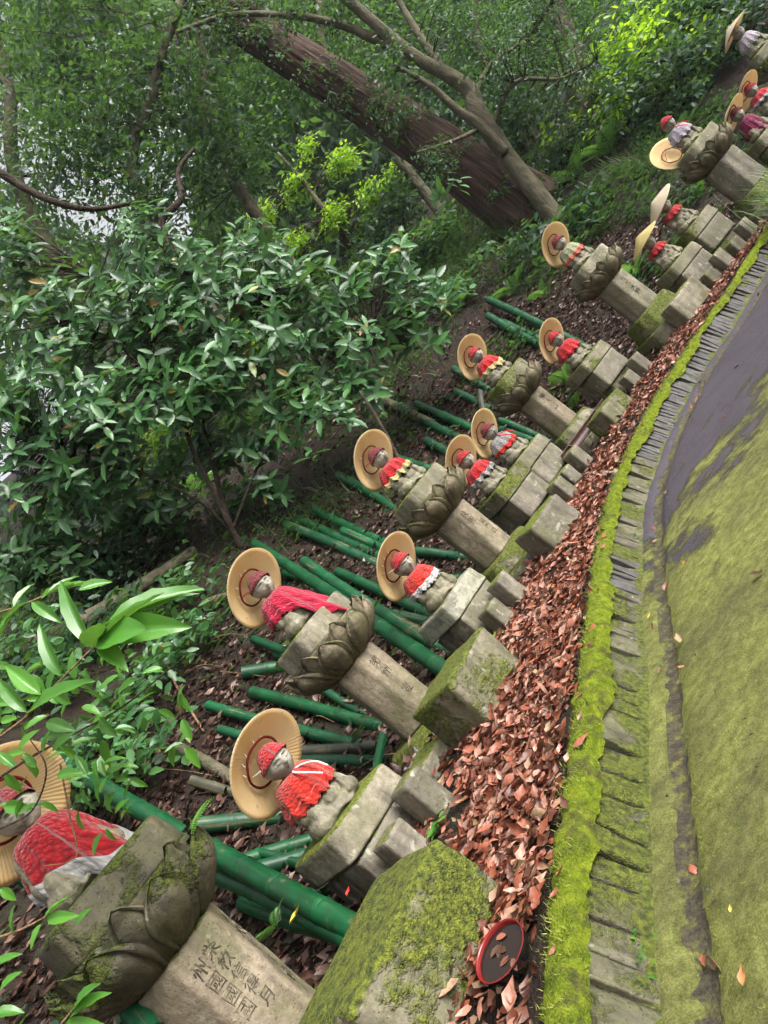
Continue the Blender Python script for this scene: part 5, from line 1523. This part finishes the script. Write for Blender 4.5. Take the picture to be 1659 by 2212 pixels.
BUSH = [(900, 560, 'leaf_dark', 'dark bush at the cedar foot'), (560, 800, 'leaf_bright', 'yellow green bush glimpsed through the shrub'), (380, 1000, 'leaf_bright', 'lime green bush glowing low behind the shrub stems'),
        (180, 1120, 'leaf_mid', 'dim bush low at the frame edge under the shrub'), (60, 900, 'leaf_dark', 'dark bush behind the shrub at the frame edge'), (250, 780, 'leaf_mid', 'bush behind the shrub middle'), (430, 640, 'leaf_mid', 'rounded bush on the upper bank'),
        (700, 430, 'leaf_mid', 'bush right behind the lime bush'), (980, 540, 'leaf_mid', 'bush below the cedar trunk'), (1000, 330, 'leaf_dark', 'bush seen over the cedar foot'), (1120, 380, 'leaf_dark', 'bush beside the slim tree foot'),
        (1180, 560, 'leaf_dark', 'low bush above the parallel far poles'), (90, 620, 'leaf_far', 'pale bush high on the bank'), (330, 480, 'leaf_far', 'misty bush high on the bank left of cedar'), (1350, 250, 'leaf_bright', 'bright bush on the slope near the bareheaded statue'), (560, 380, 'leaf_far', 'misty bush high behind the lime bush'),
        (90, 1330, 'leaf_dark', 'low dark bush on the bank above the nearest hat'), (250, 1290, 'leaf_dark', 'low dark bush by the long curved log'), (400, 1160, 'leaf_dark', 'dark bush at the shrub foot'), (560, 1090, 'leaf_mid', 'small bush right of the shrub stems'), 
        (930, 700, 'leaf_dark', 'dark low bush above the stub poles'), (1030, 640, 'leaf_mid', 'low bush near the parallel far poles'), (1300, 480, 'leaf_dark', 'low bush behind the yellowed hat'), (1560, 100, 'leaf_mid', 'bush behind the farthest hat'), (1500, 220, 'leaf_dark', 'bush between fallen hat and purple caped statue'), (1620, 20, 'leaf_mid', 'bush in the far corner'), (1560, 30, 'leaf_bright', 'light bush in the far corner behind the farthest hat'), (1640, 110, 'leaf_dark', 'dark bush right of the farthest statue'), (1480, 60, 'leaf_mid', 'green bush left of the farthest hat'),
        (300, 1400, 'leaf_dark', 'small dark plant left of the magenta bibbed statue'), (180, 1450, 'leaf_dark', 'small dark plant under the bright hanging twig'), (120, 1530, 'leaf_shrub', 'small glossy plant above the nearest hat'), (330, 1560, 'leaf_shrub', 'small glossy plant left of the scratched log'), (440, 1440, 'leaf_shrub', 'small glossy plant left of the thick stub pole'), (250, 1640, 'leaf_shrub', 'small glossy plant above the longest near pole'), (400, 1330, 'leaf_shrub', 'small glossy plant by the short dark log'), (60, 1440, 'leaf_shrub', 'small glossy plant at the frame edge by the curved log'), (330, 1690, 'leaf_shrub', 'small glossy plant by the nearest red bib shoulder')]
for x, y, mt, lab in BUSH:
    b = on_ground(x, y, -0.02); d0 = (b - Vector((0, 0, CAM_Z))).dot(FWD)
    sc = min(1.6, 0.35 + 0.055 * d0) * (0.5 if 'low' in lab or 'small' in lab else 1.0)
    t = empty('leafy_bush', b, 0, lab, 'bush', 'bushes on the hillside')
    c_ = [(Vector((hb.uniform(-.9, .9) * sc, hb.uniform(-.5, .6) * sc, hb.uniform(0.3, 1.0) * sc)), hb.uniform(.45, .7) * sc) for _ in range(6)]
    _, e = foliage('crown', c_, 1500 if sc > 0.5 else 260, 'oval', (0.055 + 0.004 * d0, 0.09 + 0.006 * d0), M[mt], t, droop=0.2)
    twigs_to('twigs', [Vector((0, 0, 0)), Vector((0.1, 0, 0.3)) * sc, Vector((-0.1, 0.05, 0.5)) * sc], e, 'twig', t, 0.010, 0.003, every=8)
# dark arching limbs, top corner
stick('overhanging_branch', [at(-20, 360, 6.0), at(60, 410, 6.0), at(130, 440, 6.0), at(200, 452, 6.1), at(280, 440, 6.2)], 0.035, 0.016, 'twig', 'dark arching branch reaching in above the shrub at the top corner', 'branch', group=None)
stick('overhanging_branch', [at(380, 560, 8.5), at(350, 480, 8.5), at(390, 430, 8.5), at(385, 370, 8.6), at(420, 320, 8.7)], 0.05, 0.02, 'twig', 'crooked dark branch against the pale gap left of the cedar', 'branch', group=None)

# --- far hillside wood, one mass
n = 80000
P = []
while len(P) < n:
    x, y, d = random.uniform(-250, 1900), random.uniform(-300, 820), random.uniform(21, 44)
    q = at(x, y, d)
    if x < 420 and nz((q.x, q.y, q.z), 0.20, 3) < 0.04: continue
    if q.z < ground(q.x, q.y): continue
    P.append(tuple(q))
D = unit(n); D[:, 2] -= 0.3; N = unit(n); N[:, 2] += 0.9
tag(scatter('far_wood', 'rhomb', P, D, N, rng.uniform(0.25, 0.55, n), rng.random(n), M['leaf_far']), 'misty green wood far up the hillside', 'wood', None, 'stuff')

# --- low plants covering the upper bank
n = 33000
P, r_ = [], []
while len(P) < n:
    S = random.uniform(S0, S1 + 3); s = random.uniform(2.6, 13) if random.random() < 0.68 else random.uniform(1.5, 3.4)
    x, y, _ = kpos(S, s)
    d = nz((x, y, 0), 0.9, 12)
    if d < 0.02 - 0.05 * min(6, s) : continue
    if s < 3.0 and y < 9.0 and random.random() < 0.90: continue
    if y > 6.2 and s < 1.55: continue
    P.append((x, y, ground(x, y) + 0.02 + random.random() ** 1.5 * (0.10 + 0.30 * min(1, s / 5) * (1 + d)))); r_.append(random.random())
D = unit(n); D[:, 2] = np.abs(D[:, 2]) * 0.3 - 0.05; N = unit(n) * 0.5; N[:, 2] += 1
tag(scatter('ground_cover', 'oval', P, D, N, rng.uniform(0.06, 0.13, n), r_, M['leaf_dark']), 'low dark leafy plants covering the upper bank', 'ground cover', None, 'stuff')

# --- ferns
def frond_mesh(name, L=0.32, pairs=15, seed=0):
    rnd = random.Random(seed)
    P, D, N, Sz = [], [], [], []
    sp = []
    for i in range(pairs + 1):
        t = i / pairs
        sp.append(Vector((0, L * t, L * (0.35 * t - 0.55 * t * t))))
    m = Mesh(); m.tube(sp, [0.0022 * (1 - 0.8 * i / pairs) for i in range(pairs + 1)], 4, cap=False)
    for i in range(2, pairs + 1):
        t = i / pairs
        ln = L * 0.30 * math.sin(math.pi * min(1, 0.12 + t * 0.88)) ** 0.8 + 0.006
        for s in (-1, 1):
            P.append(tuple(sp[i])); D.append((s * 1.0, 0.42, -0.12)); N.append((0, 0.15, 1)); Sz.append(ln)
    V, F, r = scatter_arrays('oval', P, D, N, Sz, [0.3 + 0.6 * rnd.random() for _ in P], 0.42)
    o = len(V)
    V = list(map(tuple, V)) + list(m.V); F = [tuple(f) for f in F] + [tuple(i + o for i in f) for f in m.F]
    return mesh_np(name, V, F, False, list(r) + [0.3] * len(m.V))
FRONDS = [frond_mesh('frond_%d' % k, 0.30 + 0.04 * k, 14 + 2 * k, k) for k in range(3)]
for f in FRONDS: f.materials.append(M['fern'])
def fern(px, py, label, n=6, scale=1.0, depth=None, bright=False, spread=None, azim=None, pitch=(25, 55)):
    b = on_ground(px, py, 0.01) if depth is None else at(px, py, depth)
    t = empty('fern', b, 0, label, 'fern', 'ferns')
    for i in range(n):
        az = (azim + random.uniform(-.4, .4) * (spread or 1)) if azim is not None else 2 * math.pi * i / n + random.uniform(-.3, .3)
        o = link('frond', FRONDS[i % 3], None, t, (0, 0, 0), (R(random.uniform(*pitch)), random.uniform(-.25, .25), az), scale * (1.0 if depth else 1.6) * random.uniform(0.8, 1.15))
        if bright: o.material_slots[0].link = 'OBJECT'; o.material_slots[0].material = M['fern_bright']
fern(412, 1812, 'bright green fern growing out of the nearest mossy lotus', 3, 0.34, depth=2.22, bright=True, azim=R(-60), spread=1.5, pitch=(5, 35))
fern(600, 2005, 'small dark fern beside the yellow leaf at the nearest pillar foot', 4, 0.32, depth=2.45)
fern(870, 1842, 'little fern between the nearest front block and its post', 3, 0.22, depth=2.78, azim=R(-50), spread=1.6)
fern(1110, 1368, 'little bright fern by the posts of the white hemmed statue', 3, 0.25, depth=4.2, bright=True)
fern(1215, 515, 'feathery fern just behind the pale green bibbed statue hat', 6, 0.95)
fern(1240, 470, 'fern at the foot of the slim forked tree', 6, 0.9)
fern(1290, 450, 'fern on the bank above the yellowed hat', 6, 0.8)
fern(1330, 330, 'long arching fern left of the bareheaded statue', 7, 1.2)
fern(1250, 385, 'fern in the dark under the bushes', 7, 1.2)
fern(1380, 600, 'fresh fern between broad pedestal and yellowed hat', 5, 0.8, bright=True)
fern(1520, 420, 'fern right of the white hat below the broad pedestal', 5, 0.75)
fern(1120, 630, 'fern on the bank above the two parallel far poles', 6, 0.8)
fern(1185, 640, 'fern between the parallel poles and the pale green bibbed pedestal', 6, 0.6)
fern(1230, 830, 'fresh green fern right of the mossy lotus behind the half pipe', 5, 0.6, bright=True)
fern(1250, 880, 'darker fern just above the half pipe', 4, 0.55)
fern(840, 905, 'single pale fern frond beside the dark leaning branch', 1, 0.5, bright=True)
fern(470, 1035, 'glowing green fern far behind the shrub stems', 6, 1.0, bright=True)
fern(1480, 300, 'fern just behind the fallen hat', 6, 0.9)
fern(1400, 250, 'fern under the bright bush', 7, 1.1)
fern(1540, 180, 'fern on the slope beside the purple caped statue', 6, 1.0)

# --- grass
def grass(px, py, label, n=160, L=(0.25, 0.5), spread=0.2, depth=None, lean=(0, 0)):
    b = on_ground(px, py, 0.0) if depth is None else at(px, py, depth)
    t = empty('grass_clump', b, 0, label, 'grass', 'grass clumps on the bank')
    P, F, r = [], [], []
    V = []
    for i in range(n):
        a = random.uniform(0, 6.28); l = random.uniform(*L); d = Vector((math.cos(a), math.sin(a), 0)); out = random.uniform(0.25, 0.9)
        p = Vector((random.gauss(0, spread), random.gauss(0, spread), 0)); w = random.uniform(0.003, 0.007)
        p.z = ground(b.x + p.x, b.y + p.y) - b.z
        sd = d.cross(Vector((0, 0, 1))) * w
        o = len(V); rr = random.random()
        for k in range(5):
            q = k / 4
            c = p + d * (l * out * q ** 1.4) + Vector((lean[0] * q * l, lean[1] * q * l, l * (q - 0.75 * out * q ** 2.4)))
            V += [c - sd * (1 - q * 0.9), c + sd * (1 - q * 0.9)]; r += [rr, rr]
        F += [(o + 2 * k, o + 2 * k + 1, o + 2 * k + 3, o + 2 * k + 2) for k in range(4)]
    g = link('blades', mesh_np('blades', V, F, True, r), M['grass'], t); tag(g, kind='stuff')
grass(1060, 520, 'dry grass and bamboo grass at the foot of the cedar', 420, (0.3, 0.65), 0.42)
grass(980, 600, 'green grass clump right of the shrub tip', 260, (0.25, 0.5), 0.35)
grass(1640, 330, 'long arching grass before the broad pedestal at the row end', 420, (0.5, 0.9), 0.16, depth=6.7)
grass(1600, 215, 'long grass hiding the purple caped statue pedestal', 150, (0.3, 0.6), 0.14, depth=7.3)
grass(1380, 360, 'dark grass tuft left of the fallen hat', 240, (0.25, 0.5), 0.3)
grass(640, 1130, 'dark grass behind the three parallel poles', 120, (0.2, 0.42), 0.35)
grass(330, 1130, 'dark wiry grass under the shrub', 260, (0.25, 0.5), 0.4)
grass(900, 800, 'grass on the bank behind the dark leaning branch', 90, (0.2, 0.45), 0.35)
grass(1450, 330, 'grass tuft beside the fallen hat', 200, (0.25, 0.5), 0.25)
grass(760, 1060, 'wiry grass left of the yellow scalloped statue', 70, (0.2, 0.4), 0.3)

# --- twigs with big fresh leaves hanging in from the near side
tvo, tfo = TPL['oval']
def broad_leaf(k):
    V, F, r = [], [], []
    nb, na = 9, 7
    for j in range(nb + 1):
        t = j / nb
        w = 0.235 * math.sin(math.pi * t ** 0.85) ** 0.85 * (1 - 0.25 * t)
        for i in range(na):
            a = -1 + 2 * i / (na - 1)
            z = 0.10 * abs(a) * w / 0.23 - 0.16 * t * t + 0.012 * math.sin(t * 22 + k) * abs(a) + 0.02 * math.sin(k + t * 3) * a
            V.append((a * w + 0.02 * math.sin(t * 3 + k), t, z)); r.append(min(1, max(0, 0.1 + 0.16 * k + (0.10 if abs(a) < 0.1 else -0.03 * math.cos(t * 44 + abs(a) * 6)))))
    for j in range(nb):
        for i in range(na - 1): F.append((j * na + i, j * na + i + 1, (j + 1) * na + i + 1, (j + 1) * na + i))
    return mesh_np('broad_leaf', V, F, True, r)
NEAR_ME = [broad_leaf(k) for k in range(6)]
def leafy_twig(pts, leaves, label, mat='leaf_near', r=0.0035, tw='twig_pale'):
    """pts: (px,py,depth) of the stem; leaves: (px,py,depth, tip px, tip py, depth of the tip)"""
    b = at(*pts[0])
    t = empty('leafy_twig', b, 0, label, 'plant', 'leafy twigs close to the camera')
    m = Mesh(); c = catmull([at(*p) - b for p in pts], 6); m.tube(c, [r * (1 - 0.6 * i / len(c)) for i in range(len(c))], 6)
    link('stem', m.mesh('stem'), M[tw], t)
    view = (Vector((0, 0, CAM_Z)) - b).normalized()
    for (x, y, d, x2, y2, d2, wd) in leaves:
        p, q = at(x, y, d) - b, at(x2, y2, d2) - b
        dd = q - p; L = dd.length
        nrm = Vector((random.gauss(0, .4), random.gauss(0, .4), 1)) * 0.9 + view * 0.55
        o = leaf_object(t, p, dd, nrm, L, NEAR_ME, M[mat])
        o.scale = (o.scale[0] * wd, o.scale[1], o.scale[2])
leafy_twig([(-40, 1620, 1.75), (60, 1545, 1.75), (130, 1470, 1.75), (200, 1400, 1.75), (240, 1370, 1.75)],
           [(210, 1395, 1.75, 330, 1262, 1.72, .55), (225, 1350, 1.75, 425, 1245, 1.8, .6), (280, 1340, 1.76, 420, 1262, 1.82, .55), (225, 1375, 1.75, 400, 1345, 1.7, .8), (215, 1385, 1.74, 300, 1350, 1.66, 1.3),
            (210, 1395, 1.74, 275, 1440, 1.68, .9), (200, 1400, 1.75, 110, 1245, 1.85, .45), (170, 1275, 1.78, 240, 1250, 1.8, .9), (135, 1465, 1.75, 70, 1345, 1.8, .6), (60, 1540, 1.75, 180, 1455, 1.7, .7), (90, 1500, 1.75, 0, 1430, 1.78, .7),
            (200, 1400, 1.74, 205, 1335, 1.68, 1.4), (60, 1540, 1.75, -20, 1460, 1.8, .6)], 'twig with long bright leaves hanging in from the near side')
leafy_twig([(-30, 1330, 1.9), (40, 1310, 1.9), (110, 1280, 1.92), (160, 1260, 1.95)],
           [(100, 1285, 1.9, 165, 1235, 1.95, .5), (90, 1290, 1.9, 215, 1240, 2.0, .4), (60, 1300, 1.9, -10, 1340, 1.85, .7), (70, 1300, 1.9, 130, 1345, 1.85, .6), (40, 1312, 1.9, -30, 1400, 1.85, .6), (30, 1310, 1.9, 70, 1250, 1.95, .6)], 'upper pale leaved twig at the frame edge over the dark bank')
small = []
for k in range(110):
    x, y = random.uniform(-20, 420), random.uniform(1440, 1760)
    if x > 220 and y > 1640: continue
    a = random.uniform(0, 6.28); l = random.uniform(38, 62); d = random.uniform(1.85, 2.1)
    small.append((x, y, d, x + math.cos(a) * l, y + math.sin(a) * l, d + random.uniform(-.03, .03), random.uniform(.75, 1.05)))
leafy_twig([(-30, 1700, 1.95), (60, 1640, 1.95), (150, 1590, 1.95), (260, 1530, 2.0), (360, 1450, 2.0), (410, 1410, 2.0)], small, 'tangle of small glossy leaves above the nearest hat', 'leaf_shrub', 0.004, 'twig')
small = []
for k in range(16):
    x, y = random.uniform(210, 285), random.uniform(1640, 1800)
    a = random.uniform(0, 6.28); l = random.uniform(35, 55); d = random.uniform(1.9, 2.0)
    small.append((x, y, d, x + math.cos(a) * l, y + math.sin(a) * l, d, .9))
leafy_twig([(0, 1790, 1.9), (70, 1750, 1.9), (100, 1660, 1.92), (60, 1590, 1.95), (20, 1520, 1.95)], small, 'thin brown vine with leaves in front of the nearest bib', 'leaf_mid', 0.003, 'twig')
leafy_twig([(130, 1650, 1.9), (150, 1760, 1.9), (165, 1850, 1.88), (100, 1870, 1.88)], [(220, 1800, 1.9, 195, 1850, 1.88, 1.), (230, 1790, 1.9, 250, 1820, 1.9, .9)], 'bare looping tendril over the nearest red bib', 'leaf_mid', 0.0025, 'twig_pale')
leafy_twig([(-20, 2030, 1.8), (40, 2010, 1.8), (90, 1985, 1.8), (130, 1960, 1.8)],
           [(95, 1985, 1.8, 150, 1925, 1.8, .6), (100, 1990, 1.8, 165, 1975, 1.78, .8), (90, 1995, 1.8, 60, 2050, 1.78, 1.), (0, 1920, 1.8, 35, 1945, 1.8, 1.2), (-20, 2090, 1.75, 40, 2055, 1.75, .8), (30, 2020, 1.8, 20, 1960, 1.8, .9), (160, 2005, 1.82, 190, 1960, 1.82, 1.)], 'fresh leafy shoot below the nearest statue at the frame edge')
leafy_twig([(110, 2240, 1.65), (150, 2190, 1.65), (190, 2140, 1.65)], [(160, 2180, 1.65, 200, 2120, 1.62, .7), (150, 2200, 1.65, 225, 2135, 1.62, .6), (140, 2215, 1.65, 230, 2215, 1.62, .7), (-20, 2190, 1.65, 50, 2180, 1.65, 1.1), (0, 2140, 1.7, 40, 2095, 1.7, .8)], 'fresh leafy shoot in the bottom corner')

# --- clover in the gutter and weeds between the stones
def weed(px, py, depth, n, size, label, mat='leaf_near', spread=0.06, flat=True, gz=None):
    b = at(px, py, depth); b.z = (0.0 if s_of(b.x, b.y)[0] < 0 else ground(b.x, b.y)) if gz is None else gz
    t = empty('weed', b, 0, label, 'weed', 'small weeds among the stones')
    for i in range(n):
        p = Vector((random.gauss(0, spread), random.gauss(0, spread), 0.012 + random.random() * 0.03))
        a = random.uniform(0, 6.28)
        o = leaf_object(t, p, (math.cos(a), math.sin(a), random.uniform(-.1, .3)), (random.gauss(0, .25), random.gauss(0, .25), 1), random.uniform(*size), NEAR_ME, M[mat]); o.scale[0] *= 1.4
t = NT('clover'); M['clover'] = leaf_mat('clover_pale', [(0.0, (0.16, 0.34, 0.10)), (1.0, (0.26, 0.46, 0.18))], 0.3, 0.5)
weed(1375, 2105, 1.62, 60, (0.010, 0.020), 'patch of pale round leaved clover in the gutter', 'clover', 0.035, gz=0.01)
weed(1435, 2100, 1.55, 14, (0.010, 0.018), 'few pale clover leaves on the path side of the gutter', 'clover', 0.02, gz=0.0)
weed(965, 1790, 2.7, 7, (0.03, 0.05), 'green seedling beside the posts of the nearest low pedestal', 'leaf_near', 0.025)
weed(1000, 1830, 2.65, 5, (0.04, 0.06), 'drooping green seedling at the leaf bed edge', 'leaf_near', 0.02)
weed(1058, 1350, 4.25, 5, (0.03, 0.05), 'glossy green sprig at the lichen seat block', 'leaf_near', 0.02)
weed(1555, 1235 + 0, 5.0, 0, (0.02, 0.03), 'x') if False else None
weed(1515, 855, 5.9, 5, (0.03, 0.05), 'small bright weed on the kerb face', 'leaf_near', 0.02, gz=0.12)
weed(1395, 1170, 4.0, 4, (0.02, 0.03), 'tiny weed in the gutter', 'leaf_near', 0.02, gz=0.0)

for k, (px, py) in enumerate([(850, 2010), (900, 2080), (880, 2150), (960, 2060), (1000, 2130), (940, 2180)]):
    b = at(px, py, 1.86); t = empty('creeping_weed', b, 0, ['tiny creeping plant high on the large mossy block', 'tiny creeping plant on the block middle', 'tiny creeping plant low on the block side', 'tiny creeping plant on the block face', 'tiny creeping plant near the block edge by the leaves', 'tiny creeping plant at the bottom of the block'][k], 'weed', 'small weeds among the stones')
    vw = (Vector((0, 0, CAM_Z)) - b).normalized()
    for i in range(9):
        p = Vector((random.gauss(0, .022), random.gauss(0, .022), random.gauss(0, .03)))
        leaf_object(t, p, (random.gauss(0, 1), random.gauss(0, 1), random.gauss(0, .6)), vw + Vector((0, 0, .5)), random.uniform(0.009, 0.016), NEAR_ME, M['leaf_near'])
# --- single fallen leaves that stand out
def fallen(px, py, depth, size, mat, label, rz=0.0, r=0.5, gz=None):
    q = at(px, py, depth); z = gz if gz is not None else (0.008 if s_of(q.x, q.y)[0] < 0 else ground(q.x, q.y) + 0.02)
    V, F, rr = scatter_arrays('litter', [(0, 0, 0)], [(math.cos(rz), math.sin(rz), 0)], [(0.1, 0.1, 1)], [size], [r])
    o = link('fallen_leaf', mesh_np('fallen_leaf', V, F, True, rr), mat, None, (q.x, q.y, z)); tag(o, label, 'leaf', 'single fallen leaves')
ty = NT('leaf_yellow'); M['leaf_yellow'] = ty.set((0.55, 0.42, 0.06), 0.5)
tr_ = NT('leaf_scarlet'); M['leaf_scarlet'] = tr_.set((0.55, 0.03, 0.02), 0.45)
to_ = NT('leaf_tan'); M['leaf_tan'] = to_.set((0.40, 0.16, 0.06), 0.5)
def path_leaf(px, py, size, mat, label, rz):
    d = ray(px, py); d = d / d.dot(FWD); tt = -CAM_Z / d.z
    fallen(px, py, tt, size, mat, label, rz, gz=0.012)
path_leaf(1617, 2140, 0.035, M['leaf_tan'], 'curled tan leaf alone on the mossy path near the corner', 0.9)
path_leaf(1405, 1340, 0.03, M['leaf_yellow'], 'small yellow leaf on the moss near the gutter', 0.4)
path_leaf(1485, 1445, 0.03, M['leaf_tan'], 'pale tan leaf on the middle of the mossy path', 2.0)
path_leaf(1590, 1980, 0.016, M['leaf_yellow'], 'tiny yellow petal on the path', 1.0)
path_leaf(1655, 1240, 0.05, M['litter_dark'], 'dark curled leaf at the frame edge on the path', 2.0)
path_leaf(1480, 1225, 0.03, M['leaf_tan'], 'orange leaf at the edge of the bare asphalt patch', 0.2)
path_leaf(1420, 1145, 0.03, M['litter_red'], 'red brown leaf near the gutter by the asphalt', 1.3)
path_leaf(1570, 900, 0.035, M['litter_red'], 'small pinkish leaf on the asphalt', 1.9)
path_leaf(1600, 790, 0.04, M['litter_dark'], 'brown leaf on the far asphalt', 2.7)
fallen(662, 2030, 2.28, 0.06, M['leaf_yellow'], 'bright yellow leaf at the foot of the nearest pillar', 0.4, gz=0.50)
fallen(845, 2015, 2.05, 0.03, M['leaf_scarlet'], 'tiny scarlet leaf on the large mossy block', 1.2, gz=0.47)

# ------------------------------------------------------------------ damp air between the trees
bm = bmesh.new(); bmesh.ops.create_cube(bm, size=1.0)
haze = link('haze', bm_mesh('haze', bm, False), None, None, (25, 50, 24.5), None, (360, 420, 52))
hm = bpy.data.materials.new('damp_air'); hm.use_nodes = True
for n_ in list(hm.node_tree.nodes):
    if n_.type == 'BSDF_PRINCIPLED': hm.node_tree.nodes.remove(n_)
pv = hm.node_tree.nodes.new('ShaderNodeVolumePrincipled')
pv.inputs['Color'].default_value = (0.86, 0.92, 1.0, 1); pv.inputs['Density'].default_value = 0.0007; pv.inputs['Anisotropy'].default_value = 0.2
hm.node_tree.links.new(pv.outputs[0], hm.node_tree.nodes['Material Output'].inputs['Volume'])
haze.data.materials.append(hm)
tag(haze, 'thin damp haze hanging between the trees', 'haze', None, 'stuff')
